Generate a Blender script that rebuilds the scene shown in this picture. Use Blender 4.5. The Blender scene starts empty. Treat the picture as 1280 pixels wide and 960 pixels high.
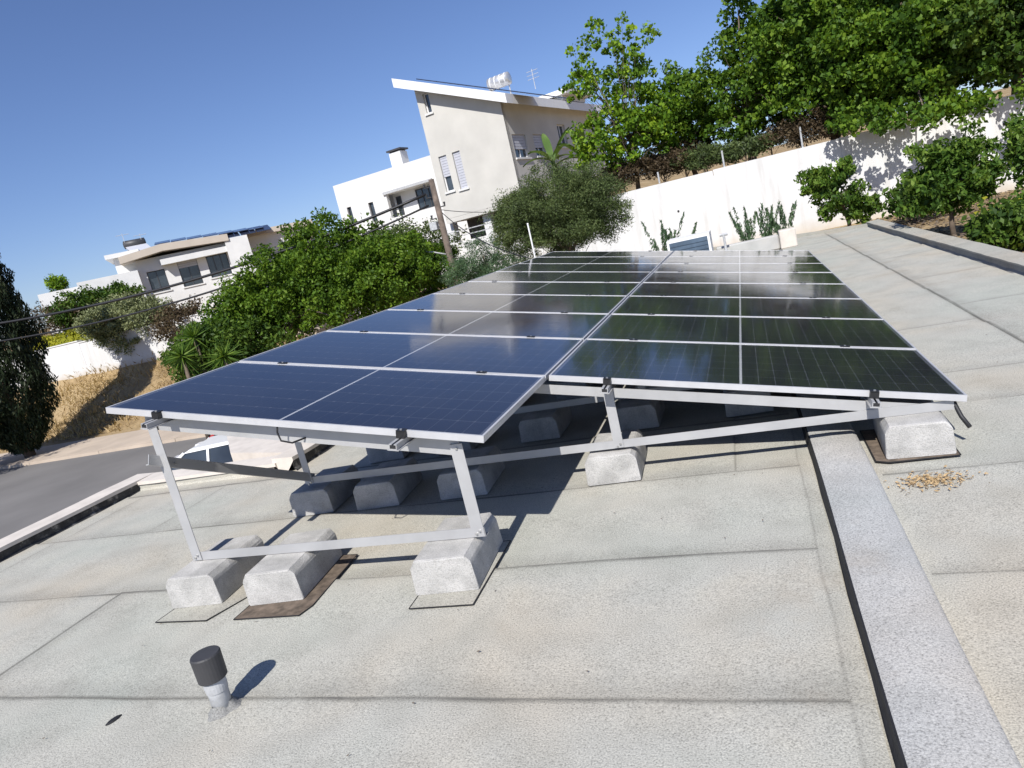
import bpy, bmesh, math, random
import numpy as np
from mathutils import Vector, Matrix

random.seed(7)
RNG = np.random.default_rng(11)
SC = bpy.context.scene
COL = SC.collection
PI = math.pi

# ------------------------------------------------------------------ camera, sky, sun, exposure
CAM_POS = Vector((1.278, -2.9127, 1.5929))
F_PX, YAW, PITCH, ROLL = 877.17, -0.3566, -0.1961, -0.2334      # focal length for a 1280 px wide picture


def cam_axes():
    fwd = Vector((math.sin(YAW) * math.cos(PITCH), math.cos(YAW) * math.cos(PITCH), math.sin(PITCH)))
    right = Vector((math.cos(YAW), -math.sin(YAW), 0))
    up = right.cross(fwd)
    r2 = right * math.cos(ROLL) + up * math.sin(ROLL)
    u2 = -right * math.sin(ROLL) + up * math.cos(ROLL)
    return r2, u2, fwd


CR, CU, CF = cam_axes()
cam_data = bpy.data.cameras.new('camera')
cam = bpy.data.objects.new('camera', cam_data)
COL.objects.link(cam)
cam_data.sensor_width = 36
cam_data.lens = F_PX * 36 / 1280
cam_data.clip_start = 0.05
cam_data.clip_end = 3000
m3 = Matrix((CR, CU, -CF)).transposed()
cam.matrix_world = Matrix.Translation(CAM_POS) @ m3.to_4x4()
SC.camera = cam

SUN_TRAVEL = Vector((-0.05, 1.05, -1.0)).normalized()
SUN_EL = math.asin(-SUN_TRAVEL.z)
world = bpy.data.worlds.new('World')
SC.world = world
world.use_nodes = True
wn = world.node_tree
wn.nodes.clear()
sky = wn.nodes.new('ShaderNodeTexSky')
sky.sky_type = 'NISHITA'
sky.sun_disc = False
sky.sun_elevation = SUN_EL
sky.sun_rotation = math.radians(180) - math.atan2(SUN_TRAVEL.x, SUN_TRAVEL.y)
sky.altitude = 100
sky.air_density = 1.0
sky.dust_density = 0.2
sky.ozone_density = 5.0
bg = wn.nodes.new('ShaderNodeBackground')
bg.inputs['Strength'].default_value = 0.084
wo = wn.nodes.new('ShaderNodeOutputWorld')
tint = wn.nodes.new('ShaderNodeMix')
tint.data_type = 'RGBA'
tint.blend_type = 'MULTIPLY'
tint.inputs[0].default_value = 1.0
tint.inputs[7].default_value = (0.98, 0.96, 1.14, 1)       # camera white balance: slightly violet sky
wn.links.new(sky.outputs[0], tint.inputs[6])
wn.links.new(tint.outputs[2], bg.inputs[0])
wn.links.new(bg.outputs[0], wo.inputs[0])

sun_data = bpy.data.lights.new('sun', 'SUN')
sun_data.energy = 4.8
sun_data.angle = math.radians(0.53)
sun_data.color = (1.0, 0.962, 0.905)
sun = bpy.data.objects.new('sun', sun_data)
COL.objects.link(sun)
sun.rotation_euler = SUN_TRAVEL.to_track_quat('-Z', 'Y').to_euler()
sun.location = (0, -20, 30)

SC.view_settings.view_transform = 'Standard'
SC.view_settings.look = 'None'
SC.view_settings.exposure = 0.30
SC.view_settings.gamma = 1.0


# ------------------------------------------------------------------ pixel helpers (directions only; distance from planes)
def ray(px):
    return (CR * ((px[0] - 640) / F_PX) - CU * ((px[1] - 480) / F_PX) + CF)


def hit(px, P, n):
    d = ray(px)
    return CAM_POS + d * (n.dot(P - CAM_POS) / n.dot(d))


def atz(px, z):
    return hit(px, Vector((0, 0, z)), Vector((0, 0, 1)))


def polar(az, d, z=0.0):
    a = math.radians(az)
    return Vector((CAM_POS.x + d * math.sin(a), CAM_POS.y + d * math.cos(a), z))


def zel(el, d):
    return CAM_POS.z + d * math.tan(math.radians(el))


# ------------------------------------------------------------------ materials
def new_mat(name):
    m = bpy.data.materials.new(name)
    m.use_nodes = True
    nt = m.node_tree
    b = nt.nodes['Principled BSDF']
    return m, nt, b


def N(nt, kind, **kw):
    n = nt.nodes.new(kind)
    for k, v in kw.items():
        setattr(n, k, v)
    return n


def coords(nt, world_space=False):
    if world_space:
        return N(nt, 'ShaderNodeNewGeometry').outputs['Position']
    return N(nt, 'ShaderNodeTexCoord').outputs['Object']


def noise(nt, vec, scale, detail=4, rough=0.55):
    n = N(nt, 'ShaderNodeTexNoise')
    n.inputs['Scale'].default_value = scale
    n.inputs['Detail'].default_value = detail
    n.inputs['Roughness'].default_value = rough
    nt.links.new(vec, n.inputs['Vector'])
    return n.outputs['Fac']


def ramp(nt, fac, stops):
    r = N(nt, 'ShaderNodeValToRGB')
    e = r.color_ramp.elements
    while len(e) < len(stops):
        e.new(0.5)
    for i, (p, c) in enumerate(stops):
        e[i].position = p
        e[i].color = (*c, 1) if len(c) == 3 else c
    nt.links.new(fac, r.inputs[0])
    return r.outputs[0]


def mixc(nt, fac, a, b, mode='MIX'):
    m = N(nt, 'ShaderNodeMix', data_type='RGBA', blend_type=mode)
    for sock, v in ((m.inputs[0], fac), (m.inputs[6], a), (m.inputs[7], b)):
        if hasattr(v, 'links') or hasattr(v, 'is_linked'):
            nt.links.new(v, sock)
        elif isinstance(v, (int, float)):
            sock.default_value = v
        else:
            sock.default_value = (*v, 1) if len(v) == 3 else v
    return m.outputs[2]


def mth(nt, op, a, b=None, clamp=False):
    m = N(nt, 'ShaderNodeMath', operation=op, use_clamp=clamp)
    for i, v in enumerate((a, b)):
        if v is None:
            continue
        if isinstance(v, (int, float)):
            m.inputs[i].default_value = v
        else:
            nt.links.new(v, m.inputs[i])
    return m.outputs[0]


def bump(nt, b, fac, strength, dist):
    bn = N(nt, 'ShaderNodeBump')
    bn.inputs['Strength'].default_value = strength
    bn.inputs['Distance'].default_value = dist
    nt.links.new(fac, bn.inputs['Height'])
    nt.links.new(bn.outputs[0], b.inputs['Normal'])


def plain(name, color, rough=0.6, metal=0.0, var=0.12, scale=6.0, bumpy=0.0, spec=0.5, wspace=False):
    m, nt, b = new_mat(name)
    v = coords(nt, wspace)
    f = noise(nt, v, scale)
    d = tuple(max(0, c * (1 - var)) for c in color)
    l = tuple(min(1, c * (1 + var)) for c in color)
    nt.links.new(ramp(nt, f, [(0.3, d), (0.7, l)]), b.inputs['Base Color'])
    b.inputs['Roughness'].default_value = rough
    b.inputs['Metallic'].default_value = metal
    b.inputs['Specular IOR Level'].default_value = spec
    if bumpy:
        bump(nt, b, noise(nt, v, scale * 8), 0.5, bumpy)
    return m


def membrane(name, base, segs=(), grain=1.0, tint=True):
    """mineral-surfaced bitumen membrane; segs = dirt lines along the laps (axis, coord, lo, hi, width, strength)"""
    m, nt, b = new_mat(name)
    pos = coords(nt, True)
    big = noise(nt, pos, 0.7, 3)
    mid = noise(nt, pos, 3.2, 5)
    fine = noise(nt, pos, 150, 2, 0.6)
    fine2 = noise(nt, pos, 420, 1, 0.6)
    c = ramp(nt, big, [(0.32, (base[0] * .95, base[1] * .99, base[2] * .99)), (0.5, base),
                       (0.68, (base[0] * 1.05, base[1] * .99, base[2] * .93))])
    c = mixc(nt, 0.65, c, ramp(nt, mid, [(0.3, (.80, .80, .79)), (0.55, (1, 1, 1)), (0.75, (1.06, 1.05, 1.02))]), 'MULTIPLY')
    g = ramp(nt, fine, [(0.30, (.42, .42, .42)), (0.45, (.90, .90, .90)), (0.58, (1.09, 1.09, 1.09)), (0.72, (1.32, 1.32, 1.30))])
    c = mixc(nt, 0.75 * grain, c, g, 'MULTIPLY')
    g2 = ramp(nt, fine2, [(0.3, (.7, .7, .7)), (0.6, (1.12, 1.12, 1.12))])
    c = mixc(nt, 0.6 * grain, c, g2, 'MULTIPLY')
    if segs:
        sep = N(nt, 'ShaderNodeSeparateXYZ')
        nt.links.new(pos, sep.inputs[0])
        wob = mth(nt, 'MULTIPLY', mth(nt, 'SUBTRACT', noise(nt, pos, 1.3, 4), 0.5), 0.05)
        amp = ramp(nt, noise(nt, pos, 2.3, 4), [(0.25, (.55, .55, .55)), (0.55, (1, 1, 1))])
        tot = None
        for ax, co, lo, hi, w, st in segs:
            a, o = (sep.outputs[1], sep.outputs[0]) if ax == 'y' else (sep.outputs[0], sep.outputs[1])
            dd = mth(nt, 'SUBTRACT', mth(nt, 'ADD', a, wob), co)
            # sharp on one side, trailing off on the other
            near = mth(nt, 'SUBTRACT', 1.0, mth(nt, 'DIVIDE', mth(nt, 'ABSOLUTE', dd), w), True)
            halo = mth(nt, 'MULTIPLY', mth(nt, 'SUBTRACT', 1.0, mth(nt, 'DIVIDE', mth(nt, 'ABSOLUTE', mth(nt, 'SUBTRACT', dd, w * 1.5)), w * 4), True), 0.28)
            s = mth(nt, 'MULTIPLY', mth(nt, 'MAXIMUM', near, halo), st)
            k = mth(nt, 'MULTIPLY', mth(nt, 'GREATER_THAN', o, lo), mth(nt, 'LESS_THAN', o, hi))
            s = mth(nt, 'MULTIPLY', s, k)
            tot = s if tot is None else mth(nt, 'MAXIMUM', tot, s)
        tot = mth(nt, 'MULTIPLY', tot, amp)
        c = mixc(nt, tot, c, (.075, .072, .065))
    # rusty / dusty stains
    st = noise(nt, pos, 1.1, 6, 0.65)
    c = mixc(nt, ramp(nt, st, [(0.60, (0, 0, 0)), (0.78, (.35, .35, .35))]), c, (.40, .33, .25))
    nt.links.new(c, b.inputs['Base Color'])
    b.inputs['Roughness'].default_value = 0.95
    b.inputs['Specular IOR Level'].default_value = 0.15
    h = mth(nt, 'ADD', fine, mth(nt, 'MULTIPLY', mid, 2.0))
    bump(nt, b, h, 0.6, 0.004)
    return m


SEGS = []
for yy in (-3.84, -2.85, -1.86, -0.87, 0.12, 1.12, 2.10):
    SEGS.append(('y', yy, -4.85, 1.36, 0.030, 0.80))
SEGS += [('x', -2.763, -0.87, 0.12, 0.024, 0.85), ('x', 1.0, 1.12, 1.75, 0.012, 0.6), ('x', -3.6, 1.12, 2.1, 0.012, 0.4),
         ('x', 1.36, -6, 1.75, 0.012, 0.35), ('x', -4.62, -6, 2.2, 0.02, 0.35)]
for yy in (-2.15, -1.15, -0.15, 0.86, 1.9):
    SEGS.append(('y', yy, 1.74, 4.2, 0.020, 0.68))
SEGS += [('x', 3.08, 2.3, 19.5, 0.03, 0.72)]
for yy, a, c_ in ((3.3, 3.08, 4.0), (4.9, 3.08, 4.0), (6.9, 3.08, 4.0), (9.3, 3.08, 4.0), (12.2, 3.08, 4.0),
                  (2.6, 2.1, 3.08), (4.2, 2.1, 3.08), (11.9, 2.1, 3.08), (14.2, 1.6, 3.08), (15.8, 1.6, 4)):
    SEGS.append(('y', yy, a, c_, 0.02, 0.5))

M = {}
M['membrane'] = membrane('roof_membrane', (.45, .441, .393), SEGS)
M['membrane_strip'] = membrane('strip_membrane', (.46, .46, .445))
M['membrane_patch'] = membrane('patch_membrane', (.42, .405, .355))
M['membrane_shade_collar'] = membrane('shade_collar_membrane', (.27, .27, .26))  # darker membrane: painted shade of a parapet's inner face, and the vent collar
M['bitumen'] = plain('black_bitumen', (.014, .014, .016), 0.75, var=.5, scale=30, bumpy=.002)
M['mat_brown'] = plain('brown_felt', (.13, .10, .075), 0.95, var=.45, scale=22, bumpy=.002)
M['torn'] = None
m, nt, b = new_mat('torn_bitumen')
v = coords(nt, True)
f1 = noise(nt, v, 9, 8, 0.7)
nt.links.new(ramp(nt, f1, [(0.42, (.018, .018, .02)), (0.56, (.05, .05, .05)), (0.66, (.25, .24, .22))]), b.inputs['Base Color'])
b.inputs['Roughness'].default_value = 0.7
bump(nt, b, f1, 0.8, 0.02)
M['torn'] = m
M['cap'] = plain('cream_mortar', (.60, .55, .49), .9, var=.10, scale=5, bumpy=.002)
M['white_wall'] = plain('white_render', (.66, .66, .65), .9, var=.06, scale=1.2, bumpy=.002)
M['concrete'] = None
m, nt, b = new_mat('block_concrete')
v = coords(nt, True)
c = ramp(nt, noise(nt, v, 7, 6), [(0.3, (.34, .335, .32)), (0.6, (.49, .48, .46)), (0.75, (.57, .56, .54))])
c = mixc(nt, .5, c, ramp(nt, noise(nt, v, 160, 2), [(0.33, (.55, .55, .55)), (0.55, (1.08, 1.08, 1.08))]), 'MULTIPLY')
nt.links.new(c, b.inputs['Base Color'])
b.inputs['Roughness'].default_value = .95
b.inputs['Specular IOR Level'].default_value = .2
bump(nt, b, mth(nt, 'ADD', noise(nt, v, 160, 2), mth(nt, 'MULTIPLY', noise(nt, v, 14, 5), 2.0)), .8, .004)
M['concrete'] = m


def aluminium(name, col, rough):
    m, nt, b = new_mat(name)
    v = coords(nt)
    f = noise(nt, v, 3.0, 5)
    nt.links.new(ramp(nt, f, [(.3, tuple(x * .82 for x in col)), (.7, col)]), b.inputs['Base Color'])
    b.inputs['Metallic'].default_value = .35
    nt.links.new(ramp(nt, noise(nt, v, 25, 4), [(.3, (rough,) * 3), (.7, (rough + .15,) * 3)]), b.inputs['Roughness'])
    return m


M['alu'] = aluminium('brushed_aluminium', (.50, .50, .50), .45)
M['alu_frame'] = aluminium('anodised_frame', (.64, .64, .65), .38)
M['black_clamp'] = plain('black_clamp', (.012, .012, .013), .45, var=.2)
M['black_rubber'] = plain('black_rubber', (.02, .02, .022), .55, var=.2)
M['steel'] = plain('bolt_steel', (.55, .55, .54), .35, metal=.8)

# solar cells and their glass
m, nt, b = new_mat('solar_cell')
v = coords(nt)
isl = N(nt, 'ShaderNodeObjectInfo').outputs['Random']
gi = N(nt, 'ShaderNodeNewGeometry').outputs['Random Per Island']
c = ramp(nt, gi, [(0, (.0040, .0045, .0135)), (1, (.0060, .0065, .0175))])
nt.links.new(c, b.inputs['Base Color'])
b.inputs['Roughness'].default_value = .5
b.inputs['Specular IOR Level'].default_value = .2
M['cell'] = m
m, nt, b = new_mat('cell_black')
gi = N(nt, 'ShaderNodeNewGeometry').outputs['Random Per Island']
nt.links.new(ramp(nt, gi, [(0, (.0050, .0052, .0070)), (1, (.0070, .0072, .0095))]), b.inputs['Base Color'])
b.inputs['Roughness'].default_value = .5
b.inputs['Specular IOR Level'].default_value = .2
M['cell_dark'] = m
M['backsheet'] = plain('backsheet', (.085, .09, .115), .6, var=.1)
M['ribbon'] = plain('cell_ribbon', (.48, .48, .49), .5, var=.1)
m, nt, b = new_mat('panel_glass')
nt.nodes.remove(b)
out = nt.nodes['Material Output']
tr = N(nt, 'ShaderNodeBsdfTransparent')
tr.inputs[0].default_value = (.97, .98, .98, 1)
gl = N(nt, 'ShaderNodeBsdfGlossy')
gl.inputs['Color'].default_value = (1, 1, 1, 1)
v = coords(nt)
nt.links.new(ramp(nt, noise(nt, v, 2.5, 5), [(.3, (.065, .065, .065)), (.7, (.12, .12, .12))]), gl.inputs['Roughness'])
fr = N(nt, 'ShaderNodeFresnel')
bf = N(nt, 'ShaderNodeNewGeometry').outputs['Backfacing']          # same thin-pane reflectance from both sides
nt.links.new(mth(nt, 'ADD', 1.45, mth(nt, 'MULTIPLY', bf, 1 / 1.45 - 1.45)), fr.inputs['IOR'])
bn = N(nt, 'ShaderNodeBump')
bn.inputs['Strength'].default_value = .05
bn.inputs['Distance'].default_value = .001
nt.links.new(noise(nt, v, 60, 2), bn.inputs['Height'])
nt.links.new(bn.outputs[0], gl.inputs['Normal'])
ms = N(nt, 'ShaderNodeMixShader')
nt.links.new(fr.outputs[0], ms.inputs[0])
nt.links.new(tr.outputs[0], ms.inputs[1])
nt.links.new(gl.outputs[0], ms.inputs[2])
# thin dust film
df = N(nt, 'ShaderNodeBsdfDiffuse')
df.inputs[0].default_value = (.45, .42, .37, 1)
ms2 = N(nt, 'ShaderNodeMixShader')
nt.links.new(ramp(nt, noise(nt, v, 1.7, 7, .7), [(.3, (.007, .007, .007)), (.75, (.028, .028, .028))]), ms2.inputs[0])
nt.links.new(ms.outputs[0], ms2.inputs[1])
nt.links.new(df.outputs[0], ms2.inputs[2])
nt.links.new(ms2.outputs[0], out.inputs[0])
M['glass'] = m

m, nt, b = new_mat('window_glass')
b.inputs['Base Color'].default_value = (.03, .04, .05, 1)
b.inputs['Roughness'].default_value = .06
b.inputs['Specular IOR Level'].default_value = .8
nt.links.new(ramp(nt, noise(nt, coords(nt), .8, 3), [(.3, (.02, .025, .03)), (.7, (.06, .075, .09))]), b.inputs['Base Color'])
M['wglass'] = m
M['blue_glass'] = plain('blue_glass', (.085, .12, .165), .18, var=.25, scale=4)
M['shutter'] = plain('grey_shutter', (.47, .48, .53), .6, var=.05)
M['dark_frame'] = plain('dark_window_frame', (.05, .05, .055), .5)
M['white_paint'] = plain('white_paint', (.74, .74, .74), .6, var=.03)
M['cream_render'] = plain('cream_render', (.53, .515, .475), .92, var=.07, scale=.9, bumpy=.003)
M['beige_fascia'] = plain('beige_fascia', (.50, .44, .37), .8, var=.06, scale=1)
M['dark_recess'] = plain('dark_brown', (.10, .085, .07), .8, var=.2)  # dark brown tone for the recessed ground floor and the flue gap
M['grey_pipe'] = plain('grey_pipe', (.42, .43, .44), .5, var=.25, scale=18)
M['dark_cap'] = plain('dark_grey_plastic', (.045, .045, .048), .6, var=.15, scale=10)
M['wood'] = plain('weathered_wood', (.135, .105, .085), .9, var=.4, scale=5, bumpy=.006)
M['bark'] = plain('bark', (.13, .10, .075), .95, var=.35, scale=7, bumpy=.01)
M['cable'] = plain('black_cable', (.012, .012, .014), .5)
M['road'] = plain('asphalt', (.165, .158, .152), .92, var=.14, scale=.35, bumpy=.002, wspace=True)
M['pavement'] = plain('sandy_pavement', (.47, .39, .31), .95, var=.12, scale=.9, bumpy=.002, wspace=True)
M['car_white'] = plain('white_car_paint', (.80, .80, .80), .22, var=.02)
M['car_red'] = plain('red_car_paint', (.35, .015, .015), .25, var=.05)
M['tyre'] = plain('tyre', (.02, .02, .02), .85)
M['lamp_red'] = plain('tail_lamp', (.4, .01, .01), .2)
M['lamp_clear'] = plain('head_lamp', (.7, .7, .72), .12)
M['leafbits'] = plain('dry_leaf_litter', (.42, .30, .16), .9, var=.4, scale=90)
M['tank'] = plain('galvanised_tank', (.62, .62, .62), .3, metal=.5, var=.2, scale=4)
M['panel_far'] = plain('far_solar_panel', (.028, .034, .06), .15, var=.2)

m, nt, b = new_mat('stained_white_wall')
v = coords(nt, True)
mp = N(nt, 'ShaderNodeMapping')
mp.inputs['Scale'].default_value = (1.6, 1.6, .16)
nt.links.new(v, mp.inputs[0])
c = ramp(nt, noise(nt, mp.outputs[0], 2.2, 6, .6), [(.28, (.54, .53, .51)), (.46, (.64, .64, .635)), (.7, (.67, .67, .675))])
c = mixc(nt, .5, c, ramp(nt, noise(nt, v, .9, 5), [(.3, (.90, .89, .87)), (.6, (1.02, 1.02, 1.02))]), 'MULTIPLY')
sepz = N(nt, 'ShaderNodeSeparateXYZ')
nt.links.new(v, sepz.inputs[0])
low = mth(nt, 'SUBTRACT', .45, mth(nt, 'ADD', sepz.outputs[2], mth(nt, 'MULTIPLY', noise(nt, v, 2.0, 5), .5)), True)
c = mixc(nt, mth(nt, 'MULTIPLY', low, 1.6, True), c, (.48, .40, .30))
nt.links.new(c, b.inputs['Base Color'])
b.inputs['Roughness'].default_value = .92
b.inputs['Specular IOR Level'].default_value = .2
bump(nt, b, noise(nt, v, 14, 5), .4, .006)
M['stained_wall'] = m

# ground : street dust, dry bank, garden soil
m, nt, b = new_mat('dry_ground')
v = coords(nt, True)
n1 = noise(nt, v, .5, 8, .65)
n2 = noise(nt, v, 5, 6, .7)
c = ramp(nt, n1, [(.3, (.20, .145, .085)), (.5, (.36, .265, .15)), (.7, (.46, .36, .22))])
c = mixc(nt, .7, c, ramp(nt, n2, [(.3, (.55, .52, .48)), (.6, (1.08, 1.06, 1.0))]), 'MULTIPLY')
nt.links.new(c, b.inputs['Base Color'])
b.inputs['Roughness'].default_value = .97
b.inputs['Specular IOR Level'].default_value = .1
bump(nt, b, n2, .9, .08)
M['ground'] = m


def leaf_mat(name, dark, mid, light, trans=.3):
    m, nt, b = new_mat(name)
    out = nt.nodes['Material Output']
    g = N(nt, 'ShaderNodeNewGeometry').outputs['Random Per Island']
    big = noise(nt, coords(nt), 1.1, 3)
    big = ramp(nt, big, [(.35, (0, 0, 0)), (.65, (1, 1, 1))])
    f = mth(nt, 'ADD', mth(nt, 'MULTIPLY', g, .6), mth(nt, 'MULTIPLY', big, .4))
    c = ramp(nt, f, [(.2, dark), (.52, mid), (.85, light)])
    nt.links.new(c, b.inputs['Base Color'])
    b.inputs['Roughness'].default_value = .55
    b.inputs['Specular IOR Level'].default_value = .22
    t = N(nt, 'ShaderNodeBsdfTranslucent')
    nt.links.new(mixc(nt, 1.0, c, (1.25, 1.25, .55), 'MULTIPLY'), t.inputs[0])
    ms = N(nt, 'ShaderNodeMixShader')
    ms.inputs[0].default_value = trans
    nt.links.new(b.outputs[0], ms.inputs[1])
    nt.links.new(t.outputs[0], ms.inputs[2])
    nt.links.new(ms.outputs[0], out.inputs[0])
    return m


M['leaf_bright'] = leaf_mat('leaf_bright', (0.059, 0.121, 0.011), (0.126, 0.242, 0.018), (0.270, 0.383, 0.028), .35)
M['leaf_maple'] = leaf_mat('leaf_maple', (0.038, 0.087, 0.011), (0.085, 0.166, 0.016), (0.161, 0.252, 0.023), .32)
M['leaf_deep'] = leaf_mat('leaf_deep', (0.027, 0.060, 0.011), (0.062, 0.119, 0.015), (0.110, 0.169, 0.022), .25)
M['leaf_mid'] = leaf_mat('leaf_mid', (0.039, 0.084, 0.009), (0.085, 0.161, 0.013), (0.145, 0.225, 0.022), .3)
M['leaf_olive'] = leaf_mat('leaf_olive', (0.101, 0.121, 0.058), (0.203, 0.234, 0.108), (0.324, 0.344, 0.176), .15)
M['leaf_bush'] = leaf_mat('leaf_bush', (0.044, 0.062, 0.025), (0.081, 0.119, 0.037), (0.138, 0.175, 0.062), .2)
M['leaf_blue'] = leaf_mat('leaf_blue', (0.039, 0.078, 0.039), (0.078, 0.137, 0.065), (0.130, 0.195, 0.098), .2)
M['leaf_cypress'] = leaf_mat('leaf_cypress', (.012, .022, .008), (.022, .036, .014), (.045, .055, .028), .1)
M['leaf_yellow'] = leaf_mat('leaf_yellow', (.20, .22, .02), (.34, .34, .03), (.48, .46, .05), .3)
M['leaf_dry'] = leaf_mat('leaf_dry', (.045, .032, .018), (.085, .06, .035), (.13, .10, .055), .15)
M['leaf_shrub'] = leaf_mat('leaf_shrub', (0.040, 0.090, 0.014), (0.087, 0.164, 0.022), (0.174, 0.255, 0.040), .3)
M['leaf_palm'] = leaf_mat('leaf_palm', (0.060, 0.120, 0.030), (0.108, 0.180, 0.048), (0.168, 0.252, 0.084), .3)
M['grass_dry'] = leaf_mat('grass_dry', (.30, .21, .10), (.42, .31, .16), (.54, .42, .24), .2)


# ------------------------------------------------------------------ mesh helpers
def link(o, parent=None):
    COL.objects.link(o)
    if parent is not None:
        o.parent = parent
    return o


def tag(o, label=None, cat=None, group=None, kind=None):
    if label:
        o['label'] = label
    if cat:
        o['category'] = cat
    if group:
        o['group'] = group
    if kind:
        o['kind'] = kind
    return o


def empty(name, loc=(0, 0, 0), rz=0.0, ry=0.0):
    o = bpy.data.objects.new(name, None)
    o.empty_display_size = .1
    o.location = loc
    o.rotation_euler = (0, ry, rz)
    COL.objects.link(o)
    return o


class MB:
    def __init__(self):
        self.v, self.f = [], []

    def add(self, vs, fs):
        n = len(self.v)
        self.v += [tuple(p) for p in vs]
        self.f += [tuple(i + n for i in f) for f in fs]
        return self

    def box(self, lo, hi, mtx=None):
        x0, y0, z0 = lo
        x1, y1, z1 = hi
        vs = [(x0, y0, z0), (x1, y0, z0), (x1, y1, z0), (x0, y1, z0), (x0, y0, z1), (x1, y0, z1), (x1, y1, z1), (x0, y1, z1)]
        if mtx is not None:
            vs = [mtx @ Vector(p) for p in vs]
        return self.add(vs, [(0, 3, 2, 1), (4, 5, 6, 7), (0, 1, 5, 4), (1, 2, 6, 5), (2, 3, 7, 6), (3, 0, 4, 7)])

    def bar(self, p, q, w, h, up=Vector((0, 0, 1))):
        """box beam from p to q; w across, h along 'up'"""
        p, q = Vector(p), Vector(q)
        d = (q - p).normalized()
        s = d.cross(up).normalized()
        u = s.cross(d)
        vs = []
        for e in (p, q):
            for a, c in ((-1, -1), (1, -1), (1, 1), (-1, 1)):
                vs.append(e + s * (a * w / 2) + u * (c * h / 2))
        return self.add(vs, [(0, 1, 2, 3), (7, 6, 5, 4), (0, 4, 5, 1), (1, 5, 6, 2), (2, 6, 7, 3), (3, 7, 4, 0)])

    def tube(self, pts, rads, n=8, caps=True):
        pts = [Vector(p) for p in pts]
        if isinstance(rads, (int, float)):
            rads = [rads] * len(pts)
        base = len(self.v)
        ref = None
        for i, p in enumerate(pts):
            d = (pts[min(i + 1, len(pts) - 1)] - pts[max(i - 1, 0)]).normalized()
            if ref is None:
                ref = Vector((1, 0, 0)) if abs(d.x) < .8 else Vector((0, 1, 0))
            s = d.cross(ref).normalized()
            u = s.cross(d)
            ref = -u if False else ref
            for k in range(n):
                a = 2 * PI * k / n
                self.v.append(tuple(p + s * (rads[i] * math.cos(a)) + u * (rads[i] * math.sin(a))))
        for i in range(len(pts) - 1):
            for k in range(n):
                a, c = base + i * n + k, base + i * n + (k + 1) % n
                self.f.append((a, c, c + n, a + n))
        if caps:
            self.f.append(tuple(base + k for k in range(n))[::-1])
            self.f.append(tuple(base + (len(pts) - 1) * n + k for k in range(n)))
        return self

    def prism(self, poly, fn, d0, d1):
        """poly: 2-D outline; fn(a, b, d) -> 3-D point"""
        n = len(poly)
        vs = [fn(a, c, d0) for a, c in poly] + [fn(a, c, d1) for a, c in poly]
        fs = [tuple(range(n))[::-1], tuple(range(n, 2 * n))]
        fs += [(i, (i + 1) % n, (i + 1) % n + n, i + n) for i in range(n)]
        return self.add(vs, fs)

    def build(self, name, mat, parent=None, smooth=False, bevel=0.0, seg=1, kind=None, label=None):
        me = bpy.data.meshes.new(name)
        me.from_pydata(self.v, [], self.f)
        bm = bmesh.new()
        bm.from_mesh(me)
        bmesh.ops.recalc_face_normals(bm, faces=bm.faces)
        if bevel:
            es = [e for e in bm.edges if len(e.link_faces) == 2 and e.calc_face_angle(0) > .5]
            bmesh.ops.bevel(bm, geom=es, offset=bevel, segments=seg, profile=.6, affect='EDGES')
        bm.to_mesh(me)
        bm.free()
        if smooth:
            for p in me.polygons:
                p.use_smooth = True
        me.materials.append(M[mat] if isinstance(mat, str) else mat)
        o = link(bpy.data.objects.new(name, me), parent)
        if kind:
            o['kind'] = kind
        if label:
            o['label'] = label
        return o


def copy_tree(o, parent=None):
    c = o.copy()
    COL.objects.link(c)
    c.parent = parent
    for ch in list(o.children):
        copy_tree(ch, c)
    return c


def quads(name, V, mat, parent=None, kind=None):
    """V: (n,4,3) array of quads -> one mesh"""
    n = len(V)
    me = bpy.data.meshes.new(name)
    me.vertices.add(n * 4)
    me.vertices.foreach_set('co', np.ascontiguousarray(V, dtype=np.float32).reshape(-1))
    me.loops.add(n * 4)
    me.loops.foreach_set('vertex_index', np.arange(n * 4, dtype=np.int32))
    me.polygons.add(n)
    me.polygons.foreach_set('loop_start', np.arange(0, n * 4, 4, dtype=np.int32))
    me.polygons.foreach_set('loop_total', np.full(n, 4, dtype=np.int32))
    me.update(calc_edges=True)
    me.validate()
    me.materials.append(M[mat])
    o = link(bpy.data.objects.new(name, me), parent)
    if kind:
        o['kind'] = kind
    return o


def unit(a):
    return a / np.maximum(np.linalg.norm(a, axis=-1, keepdims=True), 1e-9)


def leaf_quads(C, size, aspect=.6, droop=.3, updir=None, jitter=1.0, fold=.18):
    """pointed folded leaves at centres C (n,3)"""
    n = len(C)
    d = unit(RNG.normal(size=(n, 3)) * jitter + (updir if updir is not None else 0))
    d[:, 2] -= droop * RNG.random(n)
    d = unit(d)
    r = unit(np.cross(d, RNG.normal(size=(n, 3))))
    nn = np.cross(d, r)
    L = (size * (0.6 + .8 * RNG.random(n)))[:, None]
    W = L * aspect * .5
    a = C - d * L * .5
    t = C + d * L * .5
    l = C + r * W + nn * W * fold * 2
    q = C - r * W + nn * W * fold * 2
    return np.stack([a, l, t, q], axis=1)


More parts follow.
